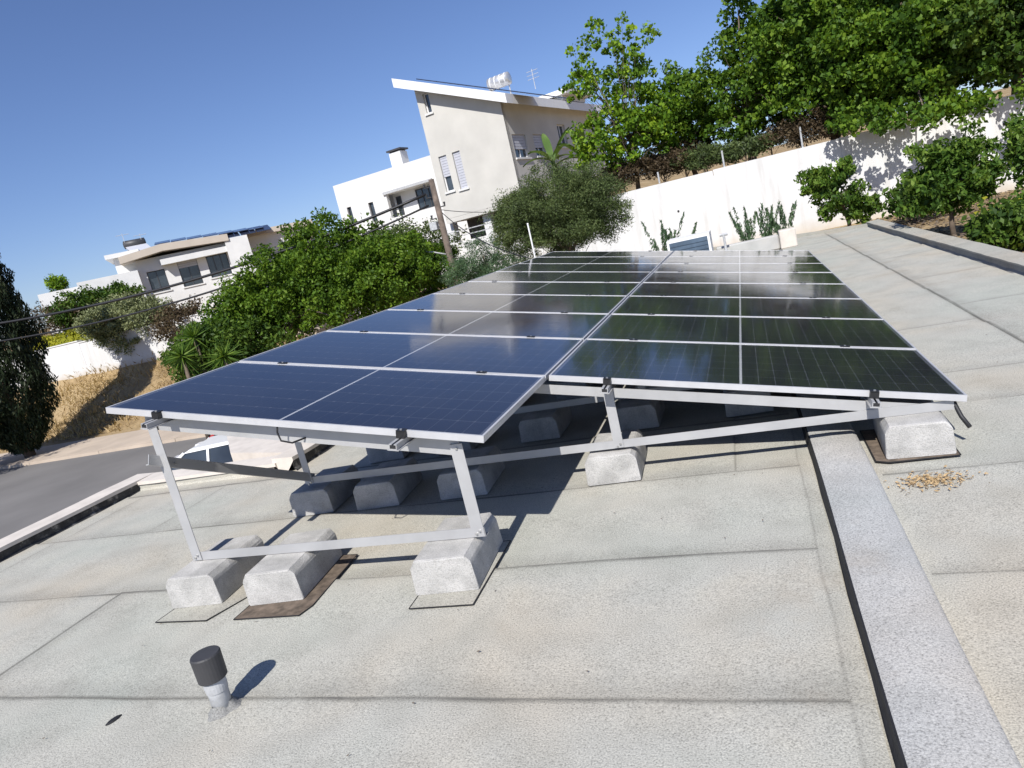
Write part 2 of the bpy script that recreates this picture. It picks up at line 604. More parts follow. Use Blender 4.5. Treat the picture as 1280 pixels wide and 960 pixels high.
def clump_points(blobs, nclump, per, rc, shell=.55, flat=.8):
    """blobs: list of (centre, (rx,ry,rz), weight); returns leaf centres and clump centres"""
    w = np.array([bl[2] for bl in blobs], float)
    w /= w.sum()
    idx = RNG.choice(len(blobs), nclump, p=w)
    cs = []
    for i in idx:
        c, r, _ = blobs[i]
        u = unit(RNG.normal(size=3))
        rad = shell + (1 - shell) * RNG.random() ** .6 if RNG.random() < .75 else RNG.random() ** .5
        rad *= .86 + .28 * RNG.random()
        cs.append(np.array(c) + u * np.array(r) * rad)
    cs = np.array(cs)
    k = RNG.poisson(per, nclump)
    rep = np.repeat(np.arange(nclump), k)
    rr = rc * (.6 + .8 * RNG.random(nclump))
    u = unit(RNG.normal(size=(len(rep), 3))) * (RNG.random(len(rep)) ** .45)[:, None]
    pts = cs[rep] + u * rr[rep][:, None] * np.array([1, 1, flat])
    return pts, cs


def tree(name, base, blobs, mat, label, cat='tree', group=None, nclump=120, per=90, rc=.5, size=.16, aspect=.6, droop=.5,
         trunk_r=.12, shell=.55, nlimb=9, twigs=0, fork=.45, bark='bark', updir=None, flat=.8):
    base = Vector(base)
    root = empty(name, base)
    tag(root, label, cat, group)
    b0 = np.array(base)
    bl = [(np.array(c) - b0, r, w) for c, r, w in blobs]
    pts, cs = clump_points(bl, nclump, per, rc, shell, flat)
    quads('crown', leaf_quads(pts, size, aspect, droop, updir), mat, root)
    top = Vector(np.average([b_[0] for b_ in bl], axis=0, weights=[b_[2] for b_ in bl]))
    mb = MB()
    fk = top * fork
    mb.tube([(0, 0, -.3), tuple(fk * .5 + Vector((random.uniform(-.05, .05), random.uniform(-.05, .05), 0))), tuple(fk), tuple(top * .9), tuple(top * 1.15)],
            [trunk_r * 1.25, trunk_r, trunk_r * .85, trunk_r * .5, trunk_r * .15], 8)
    mb.build('trunk', bark, root, smooth=True)
    ids = RNG.choice(len(cs), min(nlimb + twigs, len(cs)), replace=False)
    for j, i in enumerate(ids[:nlimb]):
        e = Vector(cs[i])
        s = fk.lerp(top, random.random() * .9)
        mid = s.lerp(e, .5) + Vector((0, 0, .12 * (e - s).length))
        MB().tube([s, mid, e], [trunk_r * .42, trunk_r * .25, trunk_r * .06], 5).build('limb', bark, root, smooth=True)
    if twigs:
        tw = MB()
        for i in ids[nlimb:]:
            e = Vector(cs[i])
            s = fk.lerp(top, random.random())
            mid = s.lerp(e, .55) + Vector((0, 0, .1 * (e - s).length))
            tw.tube([s, mid, e], [trunk_r * .16, trunk_r * .1, trunk_r * .03], 4)
        tw.build('twigs', bark, root, kind='stuff')
    return root


# ------------------------------------------------------------------ terrain
ROAD_Z = -2.8


def sstep(a, b, x):
    t = min(1, max(0, (x - a) / (b - a)))
    return t * t * (3 - 2 * t)


def interp(x, pts):
    if x <= pts[0][0]:
        return pts[0][1]
    for (a, p), (c, q) in zip(pts, pts[1:]):
        if x <= c:
            return p + (q - p) * (x - a) / (c - a)
    return pts[-1][1]


def ground_z(x, y):
    gl = interp(y, [(-60, ROAD_Z), (17.3, ROAD_Z), (21.2, -2.62), (25.7, -.55), (26.2, .7), (45, 2.9), (160, 9)])
    gl -= .9 * sstep(-24, -14, x) * sstep(20, 26, y) * (1 - sstep(30, 40, y))
    gr = -.22 if y < 20.6 else interp(y, [(20.6, 1.95), (24, 1.8), (45, 2.0), (160, 8)])
    t = sstep(-7.5, -3.2, x)
    return gl * (1 - t) + gr * t


xs = sorted(set([round(v, 3) for v in list(np.linspace(-140, -50, 19)) + list(np.linspace(-50, 14, 86)) + list(np.linspace(14, 90, 20))]))
ys = sorted(set([round(v, 3) for v in list(np.linspace(-50, 6, 12)) + list(np.linspace(6, 20.5, 16)) + [20.55, 20.66] + list(np.linspace(21, 50, 50)) + list(np.linspace(50, 260, 25))]))
mb = MB()
for y in ys:
    for x in xs:
        rough = 0.0
        if y > 21 or (x > 4 and y < 20.3):
            rough = .10 * math.sin(1.7 * x + .6 * y) * math.sin(.9 * y - .5 * x) + random.uniform(-.04, .04)
        mb.v.append((x, y, ground_z(x, y) + rough * .6))
nx = len(xs)
for j in range(len(ys) - 1):
    for i in range(nx - 1):
        a = j * nx + i
        mb.f.append((a, a + 1, a + 1 + nx, a + nx))
o = mb.build('ground', 'ground', smooth=True, kind='structure')

mb = MB()
mb.box((-140, 3.0, ROAD_Z - .3), (-5.6, 17.2, ROAD_Z + .012))
mb.build('road', 'road', kind='structure')
mb = MB()
rx = [-140 + i * 4 for i in range(34)]
for i in range(len(rx) - 1):
    mb.box((rx[i] + .01, 17.2, ROAD_Z - .2), (rx[i + 1] - .01, 17.4, ROAD_Z + .13))
mb.box((-140, 17.4, ROAD_Z - .2), (-4, 20.6, ROAD_Z + .135))
mb.build('pavement', 'pavement', kind='structure')

# dry grass on the bank
n = 34000
gx = RNG.uniform(-60, -14, n)
gy = RNG.uniform(20.7, 26.0, n)
keep = (np.sin(gx * .9 + gy) + np.sin(gx * .37 - gy * 1.7) + RNG.normal(size=n) * .8) > -.3
gx, gy = gx[keep], gy[keep]
gz = np.array([ground_z(a, c) for a, c in zip(gx, gy)])
n = len(gx)
hgt = RNG.uniform(.08, .34, n)
ang = RNG.uniform(0, 2 * PI, n)
lean = RNG.normal(size=(n, 2)) * .16
wd = RNG.uniform(.015, .045, n)
p0 = np.stack([gx, gy, gz - .05], 1)
sd = np.stack([np.cos(ang) * wd, np.sin(ang) * wd, np.zeros(n)], 1)
tp = p0 + np.stack([lean[:, 0], lean[:, 1], hgt], 1)
o = quads('dry_grass', np.stack([p0 - sd, p0 + sd, tp + sd * .3, tp - sd * .3], 1), 'grass_dry', kind='stuff')
tag(o, 'straw coloured dry grass on the bank below the white garden wall', 'grass')

# ------------------------------------------------------------------ the flat-roofed house we stand on
house = empty('flat_roof_house', (0, 0, -2.8))
tag(house, 'flat roof covered in pale grey mineral membrane beneath the solar array', 'house')
XL, XR, XM = -4.9, 3.95, -2.97
Y0, YC = -7.0, 2.3
H = Vector((0, 0, 2.8))      # child offset: parts are given in roof coordinates


def rbuild(mb, name, mat, parent=house, **kw):
    mb.v = [(x, y, z + 2.8) for x, y, z in mb.v]
    return mb.build(name, mat, parent, **kw)


def far_y(x):
    # slanting far edge of the roof
    return 15.7 + (4.05 - x) * .82 if x > -.2 else 19.2


def sheet(x0, x1, y0, y1, dz=0.0, nxs=24, wob=.012):
    mb = MB()
    base = len(mb.v)
    for i in range(nxs + 1):
        x = x0 + (x1 - x0) * i / nxs
        w = wob * math.sin(x * 2.3 + y0 * 5) + random.uniform(-.004, .004)
        ya, yb = y0 + w, y1 + .05
        lift = .002 * math.sin(x * 3.1 + y0)
        yb = y1 + wob * math.sin(x * 2.3 + y1 * 5) + random.uniform(-.003, .003)
        ya = y0 - .06
        mb.v += [(x, ya, -.003 + dz), (x, ya + (yb - ya) * .5, .003 + dz), (x, yb, .009 + dz + lift), (x, yb, -.02)]
    for i in range(nxs):
        a = base + i * 4
        for k in range(3):
            mb.f.append((a + k, a + k + 4, a + k + 5, a + k + 1))
    return mb


# lap lines at 0.99 m pitch on the main field
yl = [-6.81 + .99 * k for k in range(9)] + [2.13]
for k in range(9):
    y0, y1 = yl[k], yl[k + 1]
    if abs(y0 + .87) < .02:
        rbuild(sheet(XL, -2.763, y0, y1), 'membrane_sheet', 'membrane')
        rbuild(sheet(-2.78, 1.425, y0, y1, .004), 'membrane_sheet', 'membrane')
    elif y0 > 1:
        rbuild(sheet(XL, -3.6, y0, y1), 'membrane_sheet', 'membrane')
        rbuild(sheet(-3.62, 1.0, y0, y1, .004), 'membrane_sheet', 'membrane')
        rbuild(sheet(.985, 1.425, y0, y1, .0), 'membrane_sheet', 'membrane', label=None)
    else:
        rbuild(sheet(XL, 1.425, y0, y1), 'membrane_sheet', 'membrane')
yy = 2.13
rbuild(sheet(XL, XM, yy, 2.28), 'membrane_sheet', 'membrane')
while yy < 18.5:
    rbuild(sheet(XM, 1.425, yy, min(yy + .99, far_y(1.425))), 'membrane_sheet', 'membrane')
    yy += .99
# field on the other side of the raised joint
for k in range(9):
    y0 = -7.14 + k * 1.0
    rbuild(sheet(1.69, 3.08, y0, y0 + 1.0), 'membrane_sheet', 'membrane')
    rbuild(sheet(3.07, XR, y0, y0 + 1.0, .004), 'membrane_sheet', 'membrane')
yy = 1.86
while yy < 16:
    if yy < 15.6:
        rbuild(sheet(3.07, XR, yy, min(yy + 2.1, far_y(3.9)), .004), 'membrane_sheet', 'membrane')
    rbuild(sheet(1.69, 3.08, yy, min(yy + 2.1, far_y(2.9))), 'membrane_sheet', 'membrane')
    yy += 2.1
# solid slab below the sheets
mb = MB()
poly = [(XL - .2, Y0), (XR + .25, Y0), (XR + .25, 15.7), (0, 19.2), (XM - .2, 19.2), (XM - .2, YC + .2), (XL - .2, YC + .2)]
mb.prism(poly, lambda a, c, d: (a, c, d), -.25, -.006)
rbuild(mb, 'roof_slab', 'membrane_patch')
mb = MB()
poly2 = [(XL, Y0 + .2), (XR, Y0 + .2), (XR, 15.4), (0, 18.9), (XM, 18.9), (XM, YC), (XL, YC)]
mb.prism(poly2, lambda a, c, d: (a, c, d), -3.2, -.25)
rbuild(mb, 'wall', 'white_wall')


# raised expansion joint: membrane capped kerb with a thin black flank along one side
def joint_x(y):
    return 1.428 - .006 * (y - 1.4) + .004 * math.sin(y * 2.1)


mb, mb2 = MB(), MB()
ny = 70
for i in range(ny + 1):
    y = -6.9 + 17.2 * i / ny
    xl = joint_x(y)
    xr = 1.672 - .010 * (y - 1.4) + .004 * math.sin(y * 1.7)
    mb.v += [(xl + .006, y, .080), (xl + .020, y, .088), (xl + .13, y, .092), (xr - .006, y, .086), (xr + .014, y, .074), (xr + .034, y, -.02)]
    wv = .003 * math.sin(y * 7)
    mb2.v += [(xl - .004 + wv, y, .004), (xl - .003 + wv, y, .014), (xl + .003, y, .03), (xl + .006, y, .084), (xl + .03, y, .083), (xl + .03, y, -.02)]
for i in range(ny):
    for k in range(5):
        a = i * 6 + k
        mb.f.append((a, a + 6, a + 7, a + 1))
        mb2.f.append((a, a + 6, a + 7, a + 1))
mb.v = [(x, y, z) for x, y, z in mb.v]
j = rbuild(mb, 'raised_joint', 'membrane_strip', smooth=True)
rbuild(mb2, 'bitumen_flank', 'bitumen', smooth=False)

# parapets: torn black bitumen inside, cream mortar cap on top
def parapet(mbs, p, q, w, h, side, capw=.03):
    p, q = Vector(p), Vector(q)
    d = (q - p).normalized()
    s = Vector((d.y, -d.x)) * side
    return d, s


def wall_run(p, q, w, h, side, inner='torn', cap='cap', ext0=0, ext1=0, capt=.035):
    p, q = Vector(p), Vector(q)
    d = (q - p).normalized()
    s = Vector((d.y, -d.x)) * side          # outward
    p2, q2 = p - d * ext0, q + d * ext1
    m = MB()
    n = max(2, int((q2 - p2).length / .25))
    for i in range(n + 1):
        c = p2.lerp(q2, i / n)
        w1 = random.uniform(-.012, .012)
        a = c + s * w
        c1 = c - s * (.035 + w1)
        m.v += [(c1.x, c1.y, -.01), (c.x, c.y, .03 + w1), (c.x, c.y, h), (a.x, a.y, h), (a.x, a.y, -.3)]
    for i in range(n):
        for k in range(4):
            a = i * 5 + k
            m.f.append((a, a + 5, a + 6, a + 1))
    rbuild(m, 'parapet', inner)
    m = MB()
    for i in range(n + 1):
        c = p2.lerp(q2, i / n)
        jx = random.uniform(-.006, .006)
        i1 = c - s * (.018 + jx)
        a = c + s * (w + .02)
        t = random.uniform(-.003, .003)
        m.v += [(i1.x, i1.y, h + .002), (i1.x, i1.y, h + capt + t), (a.x, a.y, h + capt + .01 + t), (a.x, a.y, h - .25)]
    for i in range(n):
        for k in range(3):
            a = i * 4 + k
            m.f.append((a, a + 4, a + 5, a + 1))
    m.f.append((0, 1, 2, 3))
    a = n * 4
    m.f.append((a, a + 1, a + 2, a + 3))
    rbuild(m, 'parapet_cap', cap)


wall_run((XL, Y0), (XL, YC), .2, .085, -1, ext1=.22)
wall_run((XL, YC), (XM - .2, YC), .2, .07, -1, inner='membrane', ext0=.0, ext1=0.02)
wall_run((XM, YC + .0), (XM, 19.0), .2, .10, -1, ext0=0)
wall_run((XR, Y0), (XR, 15.75), .22, .10, 1, inner='membrane_shade_collar', cap='membrane_patch', capt=.02)  # shade on this inner face is put into the darker membrane colour
wall_run((XR + .2, 15.75), (0, 19.1), .2, .05, -1, inner='membrane_patch', cap='membrane_patch', capt=.02)

# ------------------------------------------------------------------ solar array
T = 0.2075
PW, PH, PX_, PY_ = 2.2636, 1.134, 2.2836, 1.154
ZC = .747
ct, st_ = math.cos(T), math.sin(T)


def AP(a, y, n=0.0):
    return Vector((a * ct + n * st_, y, ZC - a * st_ + n * ct))


FD, LIP = .035, .011


def panel_parts():
    hw = PW / 2
    f = MB()
    # hollow aluminium section on four sides, with a lip on top
    for (lo, hi) in (((-hw, 0, -FD), (hw, LIP, 0)), ((-hw, PH - LIP, -FD), (hw, PH, 0)),
                     ((-hw, LIP, -FD), (-hw + LIP, PH - LIP, 0)), ((hw - LIP, LIP, -FD), (hw, PH - LIP, 0))):
        f.box(lo, hi)
    frame = f
    back = MB().box((-hw + LIP, LIP, -.009), (hw - LIP, PH - LIP, -.006))
    glass = MB().add([(-hw + LIP, LIP, -.0022), (hw - LIP, LIP, -.0022), (hw - LIP, PH - LIP, -.0022), (-hw + LIP, PH - LIP, -.0022)], [(0, 1, 2, 3)])
    jb = [MB().box((x - .06, PH / 2 - .03, -.03), (x + .06, PH / 2 + .03, -.0095)) for x in (-.45, 0, .45)]
    return frame, back, glass, jb


mgx, mgy, gap, midgap = .018, .016, .0036, .016
cw = (PW / 2 - LIP - mgx - midgap / 2) / 12
chh = (PH - 2 * LIP - 2 * mgy) / 6
CELLS = []
for side in (-1, 1):
    for i in range(12):
        for r in range(6):
            x0 = side * (midgap / 2 + cw * i)
            x1 = side * (midgap / 2 + cw * (i + 1))
            x0, x1 = min(x0, x1), max(x0, x1)
            y0 = LIP + mgy + chh * r
            CELLS.append((x0 + gap * .4, x1 - gap * .4, y0 + gap * .75, y0 + chh - gap * .75))


def cell_mesh(name, rects, mat):
    me = bpy.data.meshes.new(name)
    vs, fs = [], []
    for x0, x1, y0, y1 in rects:
        k = len(vs)
        c = .006                     # clipped cell corners
        vs += [(x0 + c, y0, -.005), (x1 - c, y0, -.005), (x1, y0 + c, -.005), (x1, y1 - c, -.005), (x1 - c, y1, -.005), (x0 + c, y1, -.005), (x0, y1 - c, -.005), (x0, y0 + c, -.005)]
        fs.append(tuple(range(k, k + 8)))
    me.from_pydata(vs, [], fs)
    me.materials.append(M[mat])
    return me


fr_, bk_, gl_, jb_ = panel_parts()
proto = empty('solar_panel', (0, 0, 0), ry=T)
o_frame = fr_.build('frame', 'alu_frame', proto)
o_back = bk_.build('backsheet', 'backsheet', proto)
o_glass = gl_.build('glass', 'glass', proto)
MB().box((-.0065, LIP + .004, -.0052), (.0065, PH - LIP - .004, -.0046)).build('centre_ribbon', 'ribbon', proto)
for j_ in jb_:
    j_.build('junction_box', 'black_clamp', proto)
ME_ALL = cell_mesh('cell_array', CELLS, 'cell')
ME_ALL_D = cell_mesh('cell_array_dark', CELLS, 'cell_dark')
one = (-(cw - gap * .8) / 2, (cw - gap * .8) / 2, -(chh - gap * 1.5) / 2, (chh - gap * 1.5) / 2)
ME_ONE = cell_mesh('cell', [one], 'cell')
ME_ONE_D = cell_mesh('cell_dark', [one], 'cell_dark')
ordw = ['first', 'second', 'third', 'fourth', 'fifth', 'sixth', 'seventh', 'eighth', 'ninth']
first = True
for colu in (0, 1):
    for r in range(9):
        if colu == 1 and r == 0:
            continue
        pnl = proto if first else copy_tree(proto)
        first = False
        for ch in list(pnl.children):
            if ch.name.startswith('cell'):
                bpy.data.objects.remove(ch)
        pnl.location = AP((colu - .5) * PX_, r * PY_ + .01)
        pnl.rotation_euler = (random.uniform(-.0018, .0018), T + random.uniform(-.0012, .0012), random.uniform(-.0006, .0006))
        if colu == 0:
            lab = ('dark blue solar panel jutting out alone over three white concrete blocks' if r == 0 else
                   'dark blue solar panel, %s row of the higher column counted from the vent pipe' % ordw[r])
        else:
            lab = 'black solar panel, %s row of the lower column counted from the raised roof joint' % ordw[r - 1]
        tag(pnl, lab, 'solar panel', 'solar panels of the array')
panels = [o for o in COL.objects if o.name.startswith('solar_panel')]
for pnl in panels:
    dark = pnl['label'].startswith('black')
    near = pnl.location.y < .5 or (pnl.location.y < 1.5)
    if near:
        for k, (x0, x1, y0, y1) in enumerate(CELLS):
            c = bpy.data.objects.new('cell', ME_ONE_D if dark else ME_ONE)
            c.location = ((x0 + x1) / 2, (y0 + y1) / 2, 0)
            link(c, pnl)
    else:
        c = bpy.data.objects.new('cells', ME_ALL_D if dark else ME_ALL)
        link(c, pnl)
        c['kind'] = 'stuff'

# mounting rails (two per column, along the array), with clamps
A_R = (-1.905, -.43, .375, 1.83)
RH = .028
for i, a in enumerate(A_R):
    y0, y1 = (-.10 if i < 2 else 1.06), 10.45
    root = empty('mounting_rail', AP(a, y0, -FD - RH / 2 - .001), ry=T)
    L_ = y1 - y0
    m = MB()
    # slotted C-section, open towards the top
    hz = RH / 2
    m.box((-.02, 0, -hz), (.02, L_, -hz + .004))
    m.box((-.02, 0, -hz + .004), (-.016, L_, hz))
    m.box((.016, 0, -hz + .004), (.02, L_, hz))
    m.box((-.016, 0, hz - .004), (-.006, L_, hz))
    m.box((.006, 0, hz - .004), (.016, L_, hz))
    m.box((-.030, 0, -hz - .0045), (.030, L_, -hz - .0005))
    m.build('rail', 'alu', root)
    m = MB().box((-.0155, 0.004, -hz + .0045), (.0155, .02, hz - .0045)).build('end_plug', 'black_rubber', root)
    rows = range(0, 10) if i < 2 else range(1, 10)
    for r in rows:
        yc = r * PY_ - y0 - (.0 if r else -.004)
        end = (r == 0) or (i >= 2 and r == 1)
        m = MB()
        if end:
            m.box((-.022, yc - .022, hz + .0005), (.022, yc - .001 + .006, hz + .0005 + FD - .001))
            m.box((-.022, yc - .022, hz + .0005 + FD + .001), (.022, yc + .018, hz + .0005 + FD + .005))
        else:
            m.box((-.03, yc - .009, .021), (.03, yc + .009, hz + .001 + FD + .002))
            m.box((-.03, yc - .02, hz + .001 + FD + .001), (.03, yc + .02, hz + .001 + FD + .006))
        c = m.build('clamp', 'black_clamp', root)
        MB().tube([(0, yc - (.008 if end else 0), hz + .0005 + FD + .004), (0, yc - (.008 if end else 0), hz + .0005 + FD + .011)], .007, 6).build('bolt', 'steel', c)
    tag(root, ['aluminium mounting rail under the outer side of the higher panel column', 'aluminium mounting rail with open end below the jutting blue panel',
               'aluminium mounting rail clamped over the mid leg of the lower panel column', 'aluminium mounting rail under the low outer edge of the black panel column'][i],
        'rail', 'rails under the panels')

# triangular support frames
BLK_H = .185
BR0, BR1 = BLK_H + .019, BLK_H + .071
top_n0 = -FD - RH - .007


def angle_bar(mb, p, q, w, th, flange, out, up):
    """L-section from p to q: web of width w along 'up', flange along 'out'"""
    p, q = Vector(p), Vector(q)
    out, up = Vector(out).normalized(), Vector(up).normalized()

    def pt(e, a, c):
        return e + up * a + out * c
    prof = [(0, 0), (w, 0), (w, th), (th, th), (th, flange), (0, flange)]
    vs = [pt(p, a, c) for a, c in prof] + [pt(q, a, c) for a, c in prof]
    n = 6
    fs = [tuple(range(n))[::-1], tuple(range(n, 2 * n))] + [(i, (i + 1) % n, (i + 1) % n + n, i + n) for i in range(n)]
    mb.add(vs, fs)


FRAME_Y = [.10, 1.20] + [1.20 + 1.18 * k for k in range(1, 8)]
for k, fy in enumerate(FRAME_Y):
    root = empty('support_frame', (0, fy, 0))
    tag(root, ['short aluminium support frame on three blocks under the jutting blue panel', 'aluminium support frame whose base rail crosses the raised roof joint',
               'aluminium support frame in deep shade behind the one crossing the joint'][k] if k < 3 else 'aluminium support frame hidden in shade, %s of the row under the panels' % ordw[k],
        'frame', 'support frames of the array')
    a0, a1 = (-2.10, -.175) if k == 0 else (-2.04, 2.14)
    up_n = Vector((st_, 0, ct))
    m = MB()
    tw = .076 if k == 0 else .060
    p, q = AP(a0, 0, top_n0 - tw), AP(a1, 0, top_n0 - tw)
    p.y = q.y = 0
    angle_bar(m, p, q, tw, .004, .04, (0, 1, 0), up_n)
    m.build('top_rail', 'alu', root)
    x0, x1 = (-2.06, -.165) if k == 0 else (-2.01, 2.165)
    m = MB()
    zdrop = (lambda x: 0.0) if k == 0 else (lambda x: .022 - .024 * (x + 2) / 4)
    angle_bar(m, (x0, -.008, BR0 + zdrop(x0)), (x1, -.008, BR0 + zdrop(x1)), .052, .004, .045, (0, 1, 0), (0, 0, 1))
    m.build('base_rail', 'alu', root)
    legs = ((-2.03, .066), (-.20, .066)) if k == 0 else ((-1.965, .055), (.345, .06))
    for (lx, w) in legs:
        ztop = ZC - lx / ct * st_ * 1.0 + (top_n0 - .012) / ct
        m = MB()
        angle_bar(m, (lx - w / 2, -.014, BR0 + .004 + zdrop(lx)), (lx - w / 2, -.014, ztop), w, .004, .045, (0, 1, 0), (1, 0, 0))
        lg = m.build('leg', 'alu', root)
        bm_ = MB()
        for bx, bz in ((lx - .008, BR0 + .022), (lx + .012, BR0 + .036), (lx, ztop - .022)):
            bm_.tube([(bx, -.0142, bz), (bx, -.022, bz)], .007, 6)
        bm_.build('bolts', 'steel', lg)
    if k == 1:
        m = MB()
        m.tube([(2.165, .02, .262), (2.172, .0, .22), (2.19, -.02, .16), (2.215, -.06, .11)], .012, 6)
        m.build('end_strap', 'black_rubber', root, smooth=True)
# diagonal brace between the tall legs
m = MB()
root = empty('diagonal_brace', (-2.03, .1, .86))
p, q = Vector((-.02, -.10, .02)), Vector((.085, 1.12, -.60))
angle_bar(m, p + Vector((0, 0, -.03)), q + Vector((0, 0, -.03)), .06, .004, .02, (-1, 0, 0), (0, .42, .9))
m.build('bar', 'alu', root)
MB().tube([(.012, .05, -.06), (.02, .05, -.06)], .01, 6).build('bolt', 'steel', root)
tag(root, 'flat diagonal brace bar running down from the tall front leg', 'brace')
# loose cable loop
m = MB()
pp = [AP(-1.16, .03, -.035), AP(-1.165, .03, -.075), AP(-1.14, .02, -.115), AP(-1.08, .03, -.125), AP(-1.0, .2, -.11)]
o = m.tube(pp, .005, 6).build('panel_cable', 'cable', smooth=True)
tag(o, 'short black cable loop hanging under the jutting blue panel', 'cable')


# ballast blocks
def block_mesh():
    m = MB()
    w, h, l, c = .168, BLK_H, .255, .038
    prof = [(-w, 0), (w, 0), (w * .96, h - c), (w - c * .9, h), (-w + c * .9, h), (-w * .96, h - c)]
    m.prism(prof, lambda a, z, d: (a, d, z), -l, l)
    return m


proto_b = block_mesh().build('concrete_block', 'concrete', bevel=.009, seg=2)
for vtx in proto_b.data.vertices:
    vtx.co += Vector((random.uniform(-1, 1), random.uniform(-1, 1), 0 if vtx.co.z < .01 else random.uniform(-.6, .3))) * .0025
BL = [(-1.96, .145, 6, 'pale concrete block under the tall leg, on a grey membrane patch', 'grey', .004),
      (-1.405, .135, 7, 'pale concrete block with a brown felt strip showing under it', 'brown', .004),
      (-.37, .145, 5, 'pale concrete block under the short front leg, on a grey patch', 'grey2', .004),
      (-1.99, 1.38, 5, 'shaded concrete block under the second tall leg with one sunlit corner', None, 0),
      (-1.44, 1.37, 5, 'shaded concrete block between two others along the panel shadow edge', None, 0),
      (-.78, 1.40, 4, 'concrete block deep in panel shade behind the short front leg', None, 0),
      (.27, 1.375, 3, 'sunlit concrete block under the middle leg where the lower panel column starts', None, 0),
      (1.965, 1.285, -2, 'sunlit concrete block on brown felt at the low end of the frame', 'brown2', .004)]
for k, fy in enumerate(FRAME_Y[2:]):
    for xi, x in enumerate((-1.98, -1.3, -.5, .3, 1.05, 1.95)):
        BL.append((x + random.uniform(-.05, .05), fy + random.uniform(.03, .09), random.uniform(-3, 5), 'shaded concrete block, %s along the %s support frame from the vent pipe' % (ordw[xi], ordw[k + 2]), None, 0))
for i, (x, y, rz, lab, mat_, dz) in enumerate(BL):
    bo = proto_b if i == 0 else copy_tree(proto_b)
    bo.location = (x, y, .008 + 2 * dz)
    bo.rotation_euler = (0, 0, math.radians(rz))
    if i > 3:
        bo.scale = (random.uniform(.95, 1.02), random.uniform(.93, 1.02), 1)
    tag(bo, lab, 'block', 'concrete ballast blocks')
BLM = [([(-2.10, -.255), (-1.735, -.26), (-1.52, .25), (-2.05, .38)], 'membrane_patch', 'grey membrane patch under the block of the tall leg', 'mat'),
       ([(-1.545, -.262), (-1.135, -.25), (-1.11, -.16), (-1.165, .40), (-1.56, .42)], 'mat_brown', 'brown felt strip sticking out below the middle block', 'mat'),
       ([(-.50, -.236), (-.165, -.226), (-.185, .42), (-.53, .42)], 'membrane_patch', 'grey membrane patch below the block of the short leg', 'mat'),
       ([(1.735, 1.55), (1.738, 1.035), (1.80, 1.0), (2.13, 1.005), (2.14, 1.5)], 'mat_brown', 'brown felt pad beneath the block next to the raised joint', 'mat')]
for poly, mt, lab, cat in BLM:
    m = MB()
    m.prism(poly, lambda a, c, d: (a, c, d), .0115, .0165)
    o = m.build('felt_pad', mt)
    tag(o, lab, cat, 'pads under the blocks')
    # dark cut edge round the pad
    e = MB()
    for (a, c), (a2, c2) in zip(poly, poly[1:] + poly[:1]):
        e.bar((a, c, .0152), (a2, c2, .0152), .006, .004)
    e.build('cut_edge', 'bitumen', o)

# ------------------------------------------------------------------ vent pipe, drain, litter
root = empty('vent_pipe', (-1.035, -.935, 0))
tag(root, 'grey plastic vent pipe with a dark round cap standing on the roof', 'pipe')
mb = MB().tube([(0, 0, -.01), (0, 0, .10), (0, 0, .135)], .041, 24)
mb.build('pipe', 'grey_pipe', root, smooth=True)
MB().tube([(0, 0, .10), (0, 0, .125), (0, 0, .18)], [.044, .046, .044], 24).build('sleeve', 'grey_pipe', root, smooth=False)
MB().tube([(0, 0, .155), (0, 0, .158), (0, 0, .262), (0, 0, .268), (0, 0, .2685)], [.056, .0585, .0605, .057, .02], 28).build('cap', 'dark_cap', root, bevel=0)
mb = MB()
n = 26
for r_, z in ((.040, .045), (.053, .018), (.07, .009), (.10, -.004)):
    for k in range(n):
        a = 2 * PI * k / n
        w = 1 + .12 * math.sin(3 * a) + .06 * math.sin(7 * a + 1)
        mb.v.append((r_ * w * math.cos(a), r_ * w * math.sin(a), z))
for i in range(3):
    for k in range(n):
        a, c = i * n + k, i * n + (k + 1) % n
        mb.f.append((a, c, c + n, a + n))
mb.build('collar', 'membrane_shade_collar', root, smooth=True)
o = MB().tube([(0, 0, .0085), (0, 0, .0135)], [.018, .012], 10).build('roof_hole', 'bitumen')
o.location = (-1.573, -1.014, 0.0)
o.scale = (1.0, 2.1, 1)
o.rotation_euler = (0, 0, math.radians(-12))
tag(o, 'small dark weathered hole in the membrane by the vent pipe', 'hole')
# litter heap beside the felt pad
n = 420
P = np.stack([1.93 + RNG.normal(size=n) * .085, .715 + RNG.normal(size=n) * .05, .013 + RNG.random(n) * .012], 1)
ex = np.stack([RNG.uniform(-2.5, 3.6, 160), RNG.uniform(-1.2, 3.5, 160), np.full(160, .016)], 1)
ex = ex[(ex[:, 0] < 1.3) | (ex[:, 0] > 1.8)]
V = leaf_quads(P, .022, .5, 0, None)
V[:, :, 2] = np.clip((V[:, :, 2] - .018) * .5 + .018, .0112, .06)
o = quads('leaf_litter', V, 'leafbits', kind='stuff')
tag(o, 'small heap of tan leaf litter beside the raised joint', 'litter')
V = leaf_quads(ex, .014, .6, 0, None)
V[:, :, 2] = np.clip((V[:, :, 2] - .016) * .3 + .016, .012, .05)
o = quads('debris_crumbs', V, 'bark', kind='stuff')
tag(o, 'scattered dark crumbs of debris over the membrane', 'debris')

# roof hatch and upstands at the far end
hy = 13.6
root = empty('roof_hatch', (.0, hy, 0))
tag(root, 'white framed hatch with a blue pane behind the far end of the panels', 'roof hatch')
dY = hy - CAM_POS.y


def at_y(px, y):
    return hit(px, Vector((0, y, 0)), Vector((0, 1, 0)))


